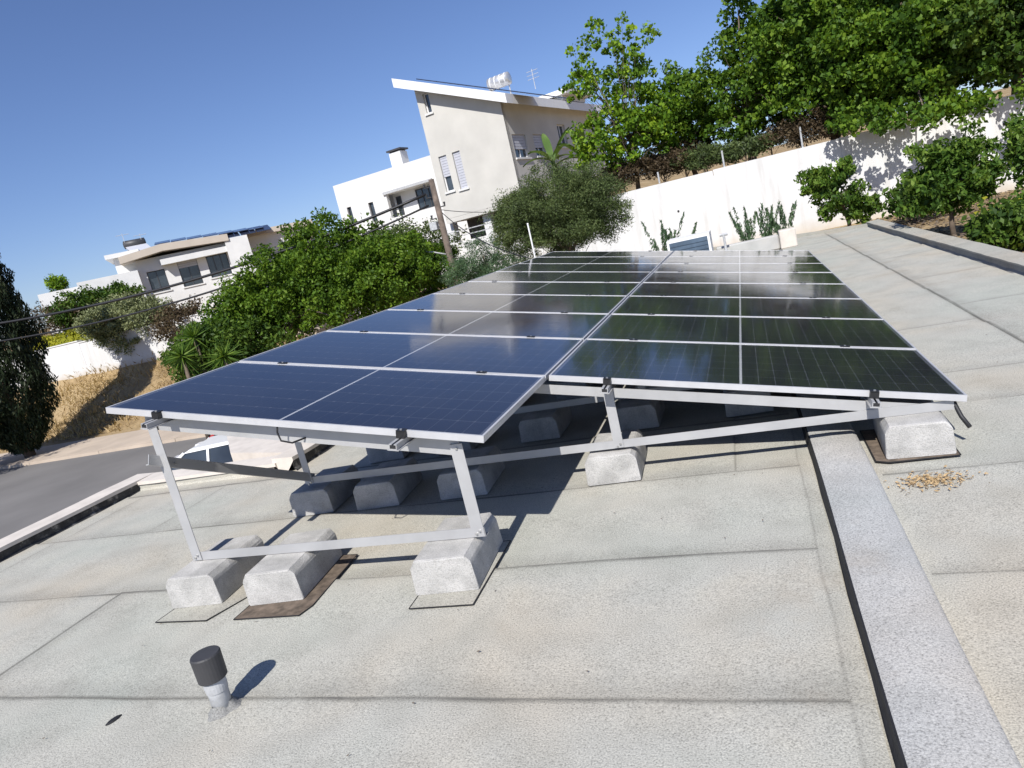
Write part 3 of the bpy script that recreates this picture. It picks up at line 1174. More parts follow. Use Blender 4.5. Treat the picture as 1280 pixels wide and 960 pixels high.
hl, hr = at_y((833, 303), hy), at_y((886, 290), hy)
htop = (hl.z + hr.z) / 2
m = MB().box((hl.x, .02, 0), (hr.x, .9, htop - .07)).build('box', 'white_paint', root)
for lo, hi in (((hl.x, 0, htop - .06), (hr.x, .95, htop)), ((hl.x, -.02, 0), (hl.x + .05, .02, htop - .06)), ((hr.x - .05, -.02, 0), (hr.x, .02, htop - .06))):
    MB().box(lo, hi).build('frame_bar', 'white_paint', root)
MB().box((hl.x + .05, -.005, 0), (hr.x - .05, .015, htop - .06)).build('pane', 'blue_glass', root)
for zz in np.arange(.08, htop - .1, .09):
    MB().box((hl.x + .055, -.02, zz), (hr.x - .055, -.006, zz + .012)).build('louvre', 'blue_glass', root)
root = empty('roof_upstand', (.9, 14.6, 0))
tag(root, 'pale membrane wrapped upstand with a box end beyond the panels', 'upstand')
MB().box((-.35, 0, .0), (1.05, .25, .34)).build('kerb', 'membrane_strip', root, bevel=.03)
MB().box((1.06, -.1, .0), (1.42, .35, .42)).build('box_end', 'cap', root, bevel=.02)
root = empty('pipe_stub', (.78, 14.3, 0))
tag(root, 'thin grey pipe stub with a small tee beside the upstand', 'pipe')
MB().tube([(0, 0, 0), (0, 0, .62)], .03, 10).build('pipe', 'grey_pipe', root)
MB().tube([(-.09, 0, .62), (.09, 0, .62)], .034, 10).build('tee', 'grey_pipe', root)

pp = polar(-16.27, 14.5)
root = empty('white_post', (pp.x, pp.y, 0))
MB().tube([(0, 0, 0), (0, 0, zel(.98, 14.5))], [.018, .016], 8).build('post', 'white_paint', root)
MB().tube([(0, 0, zel(.98, 14.5)), (0, 0, zel(.98, 14.5) + .02)], [.022, .014], 8).build('cap', 'white_paint', root)
tag(root, 'thin white post standing at the far corner of the panels', 'post')

# ------------------------------------------------------------------ carport slab and vehicles in the street
root = empty('carport_canopy', (-4.6, 5.2, ground_z(-4.6, 5.2)))
gz = root.location.z
zc = -.42
pts = [atz((283, 543), zc), atz((288, 566), zc), atz((346, 581), zc), atz((396, 556), zc)]
poly = [(pts[0].x - .5, pts[0].y + 3.0), (pts[0].x, pts[0].y), (pts[1].x, pts[1].y), (-3.25, pts[2].y), (-3.25, pts[0].y + 3.4)]
m = MB().prism([(a + 4.6, c - 5.2) for a, c in poly], lambda a, c, d: (a, c, d), zc - .22 - gz, zc - gz)
m.build('slab', 'cap', root)
for a, c in ((poly[1][0] + .25, poly[1][1] + .3), (poly[2][0] + .2, poly[2][1] + .3), (poly[0][0] + .6, poly[0][1] - .3)):
    MB().box((a + 4.6 - .1, c - 5.2 - .1, -.05), (a + 4.6 + .1, c - 5.2 + .1, zc - .221 - gz)).build('post', 'white_wall', root)
tag(root, 'cream concrete carport slab lying below the parapet beside the parked cars', 'canopy')


def car(name, loc, rz, paint, label, group):
    root = empty(name, loc, rz)
    tag(root, label, 'car', group)
    Lc, Wc = 4.2, .86
    # body outline in side view (x forward, z up)
    prof = [(-2.05, .30), (-2.1, .62), (-2.02, .88), (-1.2, .93), (.75, .92), (1.55, .80), (2.02, .66), (2.1, .45), (2.05, .28),
            (1.72, .26), (1.66, .48), (1.45, .62), (1.2, .62), (1.0, .48), (.94, .24), (-.98, .24), (-1.04, .48), (-1.24, .62), (-1.48, .62), (-1.68, .48), (-1.74, .26)]
    m = MB().prism(prof, lambda a, z, d: (a, d * (1 - .04 * abs(a) / 2), z), -Wc, Wc)
    m.build('body', paint, root, bevel=.035, seg=2, smooth=False)
    # cabin: tapered loft
    low = [(-1.75, .90), (1.02, .90)]
    m = MB()
    lo = [(-1.78, -.80), (1.0, -.80), (1.0, .80), (-1.78, .80)]
    hi = [(-1.25, -.60), (.22, -.60), (.22, .60), (-1.25, .60)]
    m.add([(x, y, .90) for x, y in lo] + [(x, y, 1.40) for x, y in hi], [(0, 3, 2, 1), (4, 5, 6, 7), (0, 1, 5, 4), (1, 2, 6, 5), (2, 3, 7, 6), (3, 0, 4, 7)])
    m.build('cabin', 'wglass', root, bevel=.03)
    m = MB()
    m.add([(-1.32, -.62, 1.385), (.27, -.62, 1.385), (.27, .62, 1.385), (-1.32, .62, 1.385), (-1.12, -.52, 1.45), (.10, -.52, 1.45), (.10, .52, 1.45), (-1.12, .52, 1.45)],
          [(0, 3, 2, 1), (4, 5, 6, 7), (0, 1, 5, 4), (1, 2, 6, 5), (2, 3, 7, 6), (3, 0, 4, 7)])
    rf = m.build('roof', paint, root, bevel=.025, seg=2)
    MB().tube([(-1.0, 0, 1.45), (-1.12, 0, 1.66)], .006, 5).build('antenna', 'black_rubber', rf)
    for sy in (-1, 1):
        for pa, qa in (((1.0, .80), (.22, .60)), ((-1.78, .80), (-1.25, .60)), ((-.35, .805), (-.38, .605))):
            MB().bar((pa[0], sy * pa[1], .90), (qa[0], sy * qa[1], 1.40), .06, .05, Vector((0, sy, .3))).build('pillar', paint, root)
        MB().box((.72, sy * .84 - .02, .92), (.86, sy * .84 + sy * .14 + .02 * sy, 1.03)).build('mirror', 'black_rubber', root, bevel=.02)
        MB().box((1.78, sy * .64 - .16, .58), (2.045, sy * .64 + .16, .72)).build('headlight', 'lamp_clear', root, bevel=.03)
        MB().box((-2.085, sy * .66 - .13, .62), (-1.99, sy * .66 + .13, .86)).build('tail_light', 'lamp_red', root, bevel=.02)
        for wx in (1.33, -1.36):
            w = MB().tube([(wx, sy * .66, .31), (wx, sy * .70, .31), (wx, sy * .84, .31), (wx, sy * .87, .31)], [.28, .31, .31, .27], 20).build('wheel', 'tyre', root)
            MB().tube([(wx, sy * .86, .31), (wx, sy * .885, .31)], [.19, .16], 12).build('rim', 'steel', w)
    return root


p1 = polar(-45.4, 18.4)
car('parked_car', (p1.x + .3, p1.y, ROAD_Z + .012), math.radians(194), 'car_white', 'white car parked in the street below the roof edge', 'cars parked in the street')
p2 = polar(-43.0, 21.0)
car('parked_car', (p2.x + .2, p2.y + .6, ROAD_Z + .012), math.radians(194), 'car_red', 'red car parked behind the white car in the street', 'cars parked in the street')


# ------------------------------------------------------------------ buildings
class Frame:
    """vertical facade frame: origin at ground reference, s to the right, depth away from the camera"""

    def __init__(self, O, sdir):
        self.O = Vector((O.x, O.y, 0))
        self.s = Vector((sdir[0], sdir[1], 0)).normalized()
        self.d = Vector((-self.s.y, self.s.x, 0))

    def px(self, px, depth=0.0):
        P = hit(px, self.O + self.d * depth, self.d)
        return (P - self.O).dot(self.s), P.z

    def pt(self, s, dep, z):
        return self.O + self.s * s + self.d * dep + Vector((0, 0, z))


def fbox(fr, root, name, mat, s0, s1, d0, d1, z0, z1, parent=None, **kw):
    m = MB()
    R = root.location
    vs = [fr.pt(s, d, z) - R for z in (z0, z1) for s, d in ((s0, d0), (s1, d0), (s1, d1), (s0, d1))]
    m.add(vs, [(0, 3, 2, 1), (4, 5, 6, 7), (0, 1, 5, 4), (1, 2, 6, 5), (2, 3, 7, 6), (3, 0, 4, 7)])
    return m.build(name, mat, parent or root, **kw)


def facade(fr, root, name, mat, s0, s1, z0, ztop, holes, th=.28, depth0=0.0):
    """wall slab with real openings; ztop may be a function of s"""
    zt = ztop if callable(ztop) else (lambda s: ztop)
    ss = sorted(set([s0, s1] + [h[0] for h in holes] + [h[1] for h in holes]))
    ss = [s for s in ss if s0 <= s <= s1]
    R = root.location
    m = MB()
    for a, c in zip(ss, ss[1:]):
        mid = (a + c) / 2
        hs = sorted([(h[2], h[3]) for h in holes if h[0] <= mid <= h[1]])
        z = z0
        spans = []
        for h0, h1 in hs:
            if h0 > z:
                spans.append((z, h0, False))
            z = h1
        spans.append((z, None, True))
        for lo, hi, top in spans:
            za, zb = (zt(a), zt(c)) if top else (hi, hi)
            vs = [fr.pt(a, depth0, lo), fr.pt(c, depth0, lo), fr.pt(c, depth0 + th, lo), fr.pt(a, depth0 + th, lo),
                  fr.pt(a, depth0, za), fr.pt(c, depth0, zb), fr.pt(c, depth0 + th, zb), fr.pt(a, depth0 + th, za)]
            m.add([v - R for v in vs], [(0, 3, 2, 1), (4, 5, 6, 7), (0, 1, 5, 4), (1, 2, 6, 5), (2, 3, 7, 6), (3, 0, 4, 7)])
    return m.build(name, mat, root)


def window(fr, root, s0, s1, z0, z1, shut=0.0, dep=.12, frame='white_paint', glass='wglass', sill=True, mull=1, depth0=0.0):
    w = fbox(fr, root, 'window', glass, s0, s1, depth0 + dep + .04, depth0 + dep + .06, z0, z1)
    t = .05
    for a, c, lo, hi in ((s0, s1, z0, z0 + t), (s0, s1, z1 - t, z1), (s0, s0 + t, z0 + t, z1 - t), (s1 - t, s1, z0 + t, z1 - t)):
        fbox(fr, root, 'frame', frame, a, c, depth0 + dep - .01, depth0 + dep + .038, lo, hi, parent=w)
    for k in range(mull):
        x = s0 + (s1 - s0) * (k + 1) / (mull + 1)
        fbox(fr, root, 'mullion', frame, x - .025, x + .025, depth0 + dep, depth0 + dep + .037, z0 + t, z1 - t, parent=w)
    if shut > 0:
        zb = z1 - (z1 - z0) * shut
        nsl = max(3, int((z1 - zb) / .12))
        m = MB()
        for k in range(nsl):
            lo = zb + (z1 - zb) * k / nsl
            hi = zb + (z1 - zb) * (k + 1) / nsl - .012
            vs = [fr.pt(s, d, z) - root.location for z in (lo, hi) for s, d in
                  ((s0 + .02, depth0 + dep - .05), (s1 - .02, depth0 + dep - .05), (s1 - .02, depth0 + dep - .02), (s0 + .02, depth0 + dep - .02))]
            m.add(vs, [(0, 3, 2, 1), (4, 5, 6, 7), (0, 1, 5, 4), (1, 2, 6, 5), (2, 3, 7, 6), (3, 0, 4, 7)])
        m.build('shutter', 'shutter', w)
    if sill:
        fbox(fr, root, 'sill', 'white_wall', s0 - .08, s1 + .08, depth0 - .07, depth0 + dep, z0 - .08, z0 - .002, parent=w)
    return w


def pxrect(fr, a, c):
    """opening from two opposite pixel corners on the facade"""
    s0, za = fr.px(a)
    s1, zb = fr.px(c)
    return min(s0, s1), max(s0, s1), min(za, zb), max(za, zb)


def cross(fr, lt, rt, lb, rb):
    q = [fr.px(p) for p in (lt, rt, lb, rb)]
    return ((q[0][0] + q[2][0]) / 2, (q[1][0] + q[3][0]) / 2, (q[2][1] + q[3][1]) / 2, (q[0][1] + q[1][1]) / 2)


# --- tall cream house with the single-pitch roof
K = polar(-16.3, 34)
Adir = Vector((.98, -.2, 0))         # facade A runs left-away from the corner; s to the right
frA = Frame(K, Adir)                     # s negative to the left of the corner
frB = Frame(K, (.2, .98))             # facade B runs right-away
gzh = .2
root = empty('tall_house', (K.x, K.y, gzh))
tag(root, 'tall cream house with a white single pitch roof above the bushes', 'house')
sL, _ = frA.px((519, 118))
zc = frA.px((625, 127))[1]
zl = frA.px((519, 112))[1]
zb = frA.px((614, 259))[1]
slope = (zl - zc) / (-sL)
ztopA = lambda s: zc - slope * s
wA = [cross(frA, (546, 197), (558, 193), (560, 240), (567, 238)), cross(frA, (564, 191), (574, 188), (576, 237), (585, 234)), cross(frA, (528, 117), (535, 116), (533, 142), (540, 141))]
facade(frA, root, 'wall', 'cream_render', sL, -.0, zb, lambda s: ztopA(s) + .05, wA)
for k, (a, c, lo, hi) in enumerate(wA):
    window(frA, root, a, c, lo, hi, shut=(.58, 1.0, .0)[k], mull=0)
wB = [cross(frB, (640, 168), (657, 168), (645, 197), (662, 197)), cross(frB, (666, 168), (678, 168), (671, 196), (683, 194)), cross(frB, (696, 156), (704, 155), (701, 184), (712, 183))]
facade(frB, root, 'side_wall', 'cream_render', .003, 12.0, zb, zc + .02, wB)
for k, (a, c, lo, hi) in enumerate(wB):
    window(frB, root, a, c, lo, hi, shut=(.62, .6, .0)[k], mull=1)
# floor slab of the overhang, recessed ground floor with pillars
R = root.location
m = MB()
poly = [(0, .01), (sL, .01), (sL, 11.99), (0, 11.99)]
m.prism([(a, c) for a, c in poly], lambda a, c, d: frA.pt(a, c, d) - R, zb - .22, zb - .002)
m.build('overhang_slab', 'cream_render', root)
fbox(frA, root, 'ground_floor', 'dark_recess', sL + .3, -.4, 1.4, 11.8, gzh - .5, zb - .23)
for s in (-.5, -2.35, -4.6):
    fbox(frA, root, 'pillar', 'white_wall', s - .22, s + .22, .4, .84, gzh - .5, zb - .23)
fbox(frA, root, 'terrace_wall', 'white_wall', sL - 2.5, 2.4, -.9, -.7, gzh - 1.8, zb - 1.25)
for zz in (zb - .75, zb - 1.0):
    fbox(frA, root, 'terrace_rail', 'grey_pipe', sL - 2.5, 2.4, -.83, -.79, zz, zz + .045)
# roof slab: overhangs .3 in front of A and about 1 m over B
t = .42
ov = .62
poly = [(sL - .75, ztopA(sL - .75)), (ov, ztopA(ov)), (ov, ztopA(ov) + t), (sL - .75, ztopA(sL - .75) + t)]
m = MB().prism(poly, lambda a, z, d: frA.pt(a, d, z) - R, -.55, 12.3)
rf = m.build('roof', 'white_paint', root)
# dark panels on the pitch
nrm = Vector((0, 0, 1))
for k in range(6):
    a0 = sL + .2 + k * 1.12
    m = MB().prism([(a0, ztopA(a0) + t + .10), (a0 + 1.06, ztopA(a0 + 1.06) + t + .10), (a0 + 1.06, ztopA(a0 + 1.06) + t + .15), (a0, ztopA(a0) + t + .15)],
                   lambda a, z, d: frA.pt(a, d, z) - R, .1, 2.1)
    m.build('roof_panel', 'panel_far', rf)
# penthouse slab, water tank and aerial on the roof
m = MB().prism([(-1.2, ztopA(-.6)), (.5, ztopA(-.6)), (.5, ztopA(-.6) + .22), (-1.2, ztopA(-.6) + .22)], lambda a, z, d: frA.pt(a, d, z) - R, 6.0, 9.0)
m.build('roof_room', 'white_wall', root)
m = MB().prism([(-1.9, 0), (.9, 0), (.9, .24), (-1.9, .24)], lambda a, z, d: frA.pt(a, d, z + ztopA(-.6) + .222) - R, 5.6, 9.3)
m.build('roof_room_slab', 'white_wall', root)
ctk = hit((624, 102), K + frA.d * 3.0, frA.d) - R
m = MB().tube([ctk - frA.s * .6, ctk - frA.s * .56, ctk + frA.s * .56, ctk + frA.s * .6], [.15, .31, .31, .15], 16)
tk = m.build('water_tank', 'tank', root, smooth=True)
for s in (-.4, -.12, .16, .44):
    m = MB().tube([ctk + frA.s * (s - .025), ctk + frA.s * (s + .025)], .318, 16)
    m.build('tank_band', 'white_paint', tk)
for s in (-.5, .5):
    MB().tube([ctk + frA.s * s, ctk + frA.s * s - Vector((0, 0, 1.6))], .03, 6).build('tank_leg', 'grey_pipe', tk)
ap = hit((668, 104), K + frA.d * 7.0, frA.d) - R
m = MB().tube([ap - Vector((0, 0, .3)), ap + Vector((0, 0, .75))], .02, 5)
for zz in (.25, .45, .65):
    m.tube([ap + Vector((0, 0, zz)) - frA.s * .35, ap + Vector((0, 0, zz)) + frA.s * .35], .014, 4)
m.build('aerial', 'grey_pipe', root)

# --- long low white house with the chimney
R0 = polar(-22.0, 43)
fr2 = Frame(R0, (1, -.12))
root = empty('white_villa', (R0.x, R0.y, 0))
tag(root, 'long white flat roofed villa with a chimney and loggia behind the trees', 'house')
sl, zl_ = fr2.px((416, 233))
sr, zr_ = fr2.px((540, 193))
zt2 = (zl_ + zr_) / 2
openings = [cross(fr2, (433, 260), (438, 258), (440, 284), (445, 282)), cross(fr2, (460, 254), (466, 252), (466, 278), (472, 276)),
            cross(fr2, (483, 244), (541, 225), (489, 272), (548, 258))]
facade(fr2, root, 'wall', 'white_wall', sl, sr + 3, 0.4, zt2, openings)
for (a, c, lo, hi) in openings[:2]:
    window(fr2, root, a, c, lo, hi, frame='dark_frame', mull=0)
a, c, lo, hi = openings[2]
fbox(fr2, root, 'loggia_back', 'white_wall', a - .1, c + .1, .9, 1.05, lo - .2, hi + .2)
fbox(fr2, root, 'loggia_floor', 'white_wall', a - .1, c + .1, .28, .9, lo - .2, lo - .003)
fbox(fr2, root, 'loggia_ceiling', 'white_wall', a - .1, c + .1, .28, .9, hi + .003, hi + .2)
mid = a + (c - a) * .46
window(fr2, root, mid, c, lo + .05, hi - .12, frame='dark_frame', mull=3, dep=.05, depth0=.8, sill=False)
window(fr2, root, a + .1, a + .45, lo + .05, hi - .2, frame='dark_frame', mull=0, dep=.05, depth0=.8, sill=False)
fbox(fr2, root, 'lintel', 'grey_pipe', a - .15, c, -.12, -.002, hi, hi + .16)
fbox(fr2, root, 'roof', 'white_wall', sl, sr + 3, .285, 8, zt2 - .5, zt2 - .25)
fbox(fr2, root, 'end_wall', 'white_wall', sl, sl + .28, .285, 8, .4, zt2)
cs_, cz = fr2.px((497, 190), 2.0)
ch = fbox(fr2, root, 'chimney', 'white_wall', cs_ - .42, cs_ + .42, 1.6, 2.4, zt2 - .3, cz - .02)
fbox(fr2, root, 'chimney_cap', 'dark_frame', cs_ - .52, cs_ + .52, 1.5, 2.5, cz + .06, cz + .16, parent=ch)
fbox(fr2, root, 'chimney_flue', 'dark_recess', cs_ - .36, cs_ + .36, 1.66, 2.34, cz - .019, cz + .059, parent=ch)

# --- far white house with beige eaves
O3 = polar(-42, 52)
fr3 = Frame(O3, (math.sin(math.radians(48)), math.cos(math.radians(48))))
root = empty('modern_house', (O3.x, O3.y, 2.0))
tag(root, 'far white house with beige eaves, big windows and roof solar panels', 'house')
R = root.location


def P3(px, dep=0.0):
    return fr3.px(px, dep)


w3 = [cross(fr3, (184, 341), (206, 335), (190, 366), (213, 363)), cross(fr3, (222, 329), (246, 322), (230, 361), (253, 352)), cross(fr3, (258, 320), (284, 313), (264, 350), (288, 340))]
zm = P3((215, 317))[1]
facade(fr3, root, 'wall', 'white_wall', P3((170, 330))[0], P3((300, 295))[0], 1.2, zm, w3)
for k, (a, c, lo, hi) in enumerate(w3):
    window(fr3, root, a, c, lo, hi, frame='dark_frame', shut=(0, .25, 0)[k], mull=(1, 1, 2)[k])
s0, s1 = P3((170, 330))[0], P3((300, 295))[0]
fbox(fr3, root, 'side_wall', 'white_wall', s0, s0 + .28, .285, 7, 1.2, zm)
fbox(fr3, root, 'back_mass', 'white_wall', s0 + .3, s1, 2.5, 7, 1.2, zm)
# beige single-pitch roof
pL, pM, pR = P3((150, 330), -.9), P3((203, 313), -.9), P3((286, 300), -.9)
for (pa, qa) in ((pL, pM), (pM, pR)):
    m = MB().prism([(pa[0], pa[1] - .02), (qa[0], qa[1] - .02), (qa[0], qa[1] + .42), (pa[0], pa[1] + .42)], lambda a, z, d: fr3.pt(a, d, z) - R, -.9, 7.5)
    rf3 = m.build('roof', 'beige_fascia', root)
a0, z0 = P3((200, 336), -.5)
a1, z1 = P3((286, 308), -.5)
fbox(fr3, root, 'window_canopy', 'white_wall', P3((203, 335), -.6)[0], P3((293, 308), -.6)[0], -.7, -.005, P3((250, 318), -.6)[1] - .18, P3((250, 318), -.6)[1] + .18)
b0, b1 = P3((280, 300), -.75), P3((305, 296), -.75)
fbox(fr3, root, 'stair_box', 'white_wall', b0[0], b1[0] + .2, -.8, 5, 1.2, b0[1] + .05)
fbox(fr3, root, 'right_wing', 'white_wall', b1[0] + .25, b1[0] + 4.5, 1.5, 7, 1.2, P3((320, 295), 1.5)[1])
fbox(fr3, root, 'wing_roof', 'beige_fascia', b1[0] + .25, b1[0] + 5, 1.1, 7.2, P3((320, 295), 1.5)[1] + .002, P3((320, 290), 1.5)[1] + .1)
# lower wings to the left
wl = [P3((100, 356)), P3((175, 336))]
fbox(fr3, root, 'left_wing', 'white_wall', P3((98, 356))[0], s0 - .003, -.6, 5, 1.0, P3((150, 343))[1])
fbox(fr3, root, 'garden_screen', 'white_wall', P3((45, 370))[0], P3((98, 356))[0] - .01, .5, 3, .6, P3((75, 362))[1])
fbox(fr3, root, 'upper_box', 'white_wall', P3((143, 330), 1)[0], P3((172, 320), 1)[0], 1, 5, 1.0, P3((150, 322), 1)[1])
fbox(fr3, root, 'upper_box_slab', 'white_wall', P3((134, 330), 1)[0], P3((176, 320), 1)[0], .6, 5.3, P3((150, 322), 1)[1] + .002, P3((150, 322), 1)[1] + .28)
# roof panels and solar water heater
zr = P3((245, 302), 0)[1]
for k in range(7):
    a0 = P3((195, 312), 0)[0] + k * 1.0
    zb_ = pM[1] + .45 + (pR[1] - pM[1]) * max(0, (a0 - pM[0])) / (pR[0] - pM[0])
    m = MB().prism([(0, zb_ + .05), (2.2, zb_ + .38), (2.2, zb_ + .43), (0, zb_ + .1)], lambda dep, z, s: fr3.pt(s, dep, z) - R, a0, a0 + .96)
    m.build('roof_panel', 'panel_far', root)
for k in range(3):
    a0 = b0[0] + .1 + k * 1.05
    zz = b0[1] + .06
    m = MB().prism([(-.6, zz + .02), (1.2, zz + .5), (1.2, zz + .55), (-.6, zz + .07)], lambda dep, z, s: fr3.pt(s, dep, z) - R, a0, a0 + .98)
    m.build('roof_panel', 'panel_far', root)
ha, hz = P3((170, 312), 1.5)
m = MB().prism([(.3, hz - .5), (2.0, hz + .25), (2.0, hz + .33), (.3, hz - .42)], lambda dep, z, s: fr3.pt(s + (z - hz) * -.6, dep, z) - R, ha - .4, ha + .9)
hc = m.build('heater_collector', 'shutter', root)
ctk = fr3.pt(ha, 2.2, hz + .48) - R
MB().tube([ctk - fr3.s * .7, ctk - fr3.s * .65, ctk + fr3.s * .65, ctk + fr3.s * .7], [.1, .27, .27, .1], 12).build('heater_tank', 'dark_frame', hc, smooth=True)
for sg in (-.5, .6):
    m = MB().tube([fr3.pt(ha + sg, 2.2, hz - .7) - R, fr3.pt(ha + sg, 2.2, hz + .4) - R], .03, 5).build('heater_leg', 'grey_pipe', hc)
for (ax_, az_) in ((152, 292), (174, 292)):
    s_, z_ = P3((ax_, az_), 2)
    m = MB().tube([fr3.pt(s_, 2, z_ - 2.2) - R, fr3.pt(s_, 2, z_) - R], .02, 4)
    m.tube([fr3.pt(s_ - .4, 2, z_ - .1) - R, fr3.pt(s_ + .4, 2, z_ - .1) - R], .015, 4)
    m.build('aerial', 'grey_pipe', root)

# --- white garden wall on the bank across the street
root = empty('garden_wall', (-33, 26, -.5))
tag(root, 'white rendered garden wall above the dry grass bank', 'wall')
for x0, x1, zt_, zb2 in ((-60, -33.5, 1.72, -2.0), (-33.49, -24, 1.62, -1.5), (-23.99, -15, 1.5, -1.6)):
    MB().box((x0 + 33, -.12, zb2 + .5), (x1 + 33, .12, zt_ + .5)).build('wall_panel', 'stained_wall', root)
    MB().box((x0 + 33, -.16, zt_ + .502), (x1 + 33, .16, zt_ + .56)).build('coping', 'white_wall', root)

# --- tall white retaining wall behind the roof
root = empty('retaining_wall', (3, 20.6, -.2))
tag(root, 'long white retaining wall behind the roof with leaf shadows on it', 'wall')
x0 = at_y((775, 240), 20.5).x - 2.2
segs = [x0, 0.6, 4.2, 9.0, 14.0, 20.0]
for a, c in zip(segs, segs[1:]):
    zt_ = 2.27 + .004 * (a - 0)
    MB().box((a - 3 + .009, -.12, -.6), (c - 3 - .009, .12, zt_ + .2)).build('wall_panel', 'stained_wall', root)
MB().box((x0 - 3, -.10, -.6), (17, .10, 2.3)).build('wall_core', 'stained_wall', root)
for px in ((848, 264), (1255, 155)):
    hpt = at_y(px, 20.48)
    MB().tube([(hpt.x - 3, -.121, hpt.z + .2), (hpt.x - 3, -.135, hpt.z + .2)], .035, 10).build('weep_hole', 'black_rubber', root)
# slender fence posts on top of the wall
for px, ph, pl in (((824, 226), .35, 'in the brown dry brush'), ((905, 206), .5, 'in the low olive scrub'), ((1003, 182), .6, 'by the dark brown brush'), ((1180, 140), .4, 'under the overhanging leafy tree')):
    hpt = at_y(px, 20.6)
    o = MB().tube([(0, 0, 0), (0, 0, ph)], .028, 8).build('fence_post', 'grey_pipe')
    o.location = (hpt.x, 20.6, 2.27 + .2 * 0)
    tag(o, 'slender grey post on the white retaining wall ' + pl, 'post', 'posts on the retaining wall')

# --- utility pole, lamp arm and overhead cables
pb = polar(-22.9, 26)
pz = ground_z(pb.x, pb.y)
root = empty('utility_pole', (pb.x, pb.y, pz))
tag(root, 'weathered wooden utility pole carrying overhead cables', 'pole')
ptop = zel(6.0, 26)
Hp = ptop - pz
MB().tube([(0, 0, -.3), (0, 0, Hp * .5), (0, 0, Hp)], [.145, .125, .10], 12).build('pole', 'wood', root, smooth=True)
for zz, s in ((Hp - .25, -1), (Hp - .6, -1), (Hp - 1.0, 1), (Hp - 1.35, -1)):
    MB().tube([(s * .12, -.06, zz), (s * .3, -.06, zz), (s * .3, -.06, zz + .14)], [.02, .03, .045], 7).build('insulator', 'dark_cap', root)
MB().box((-.42, -.2, Hp - 1.75), (-.14, .05, Hp - 1.45)).build('junction_box', 'grey_pipe', root, bevel=.02)
MB().box((-.32, -.18, Hp - 3.9), (-.14, .02, Hp - 3.55)).build('meter_box', 'dark_cap', root, bevel=.02)
lz = zel(.7, 26) - pz
arm = MB().tube([(-.1, -.05, lz - .25), (-.6, -.1, lz - .05), (-1.3, -.15, lz + .1)], [.03, .028, .026], 8).build('lamp_arm', 'grey_pipe', root, smooth=True)
MB().tube([(-1.25, -.15, lz + .08), (-1.5, -.16, lz + .13), (-1.9, -.18, lz + .14)], [.05, .09, .04], 10).build('lamp_head', 'shutter', arm, smooth=True)


def span(name, a, c, sag, r, label, n=28):
    pts = []
    for i in range(n + 1):
        t = i / n
        p = a.lerp(c, t)
        p.z -= sag * 4 * t * (1 - t)
        pts.append(p)
    o = MB().tube(pts, r, 6).build(name, 'cable', smooth=True)
    tag(o, label, 'cable', 'overhead cables')


pt_ = Vector((pb.x, pb.y, pz))
q1 = polar(-62, 40, zel(3.4, 40))
span('overhead_cable', pt_ + Vector((-.3, -.06, Hp - .45)), q1, 1.05, .05, 'thick black overhead cable, upper of two leaving the pole')
q2 = polar(-62, 40, zel(2.4, 40))
span('overhead_cable', pt_ + Vector((-.3, -.06, Hp - .85)), q2, 1.15, .036, 'black overhead cable, lower of two leaving the pole')
q3 = polar(-16.8, 17.0, zel(-1.6, 17))
span('overhead_cable', pt_ + Vector((.1, 0, Hp - 1.2)), q3, .25, .014, 'thin cable dropping from the pole to the roof behind the panels')
q4 = polar(-14.0, 33, zel(2.5, 33))
span('overhead_cable', pt_ + Vector((.1, 0, Hp - 1.1)), q4, .3, .012, 'thin cable from the pole towards the cream house')

# ------------------------------------------------------------------ vegetation
GW = 'trees behind the retaining wall'


def ell(az, d, el0, el1, r, w=1.0, ry=None, k=1.0):
    z0, z1 = zel(el0, d), zel(el1, d)
    c = polar(az, d, (z0 + z1) / 2)
    return (tuple(c), (r, ry or r, (z1 - z0) / 2 * k), w)


zt = 1.95
# sparse light tree with bare upper twigs
b_ = polar(-7.2, 24.8, zt)
tree('maple_tree', b_, [ell(-7.6, 24.8, 3.2, 8.2, 1.75, 3), ell(-7.8, 24.8, 7.2, 14.0, 1.75, 1.7), ell(-5.2, 25.2, 4, 9.5, 1.1, 1.0)], 'leaf_bright',
     'light green sparse tree with bare top twigs beside the cream house', 'tree', GW, nclump=330, per=32, rc=.22, size=.13, aspect=.75, shell=.25, trunk_r=.08, nlimb=16, twigs=90, fork=.25)
b_ = polar(-2.9, 26.5, zt)
tree('maple_tree', b_, [ell(-3.0, 26.5, 2.6, 10.3, 1.05, 2), ell(-4.2, 26.5, 3, 7, 1.3, 1.2)], 'leaf_maple', 'slim green tree between the sparse light tree and the tall dense ones', 'tree', GW,
     nclump=150, per=52, rc=.28, size=.13, aspect=.75, shell=.3, trunk_r=.09, nlimb=10, twigs=30, fork=.3)
b_ = polar(1.2, 25.5, zt)
tree('maple_tree', b_, [ell(.6, 25.5, 3.2, 10.5, 1.5, 2.2), ell(2.6, 25.8, 6, 13.4, 1.25, 1.6), ell(1.5, 25.5, 3, 7, 1.9, 1.3)], 'leaf_maple',
     'tall airy tree with a pale trunk above the white wall, sky showing through', 'tree', GW, nclump=200, per=58, rc=.30, size=.13, aspect=.75, shell=.3, trunk_r=.13, nlimb=14, twigs=40, fork=.4)
b_ = polar(6.8, 25.0, zt)
tree('maple_tree', b_, [ell(6.0, 25.0, 3.3, 13.5, 1.9, 3), ell(8.5, 24.4, 2.6, 10, 1.7, 1.8)], 'leaf_maple', 'tall dense green tree rising above the brown brush and white wall', 'tree', GW,
     nclump=300, per=115, rc=.38, size=.135, aspect=.75, shell=.35, trunk_r=.14, nlimb=14, twigs=20, fork=.35)
b_ = polar(11.8, 25.4, zt)
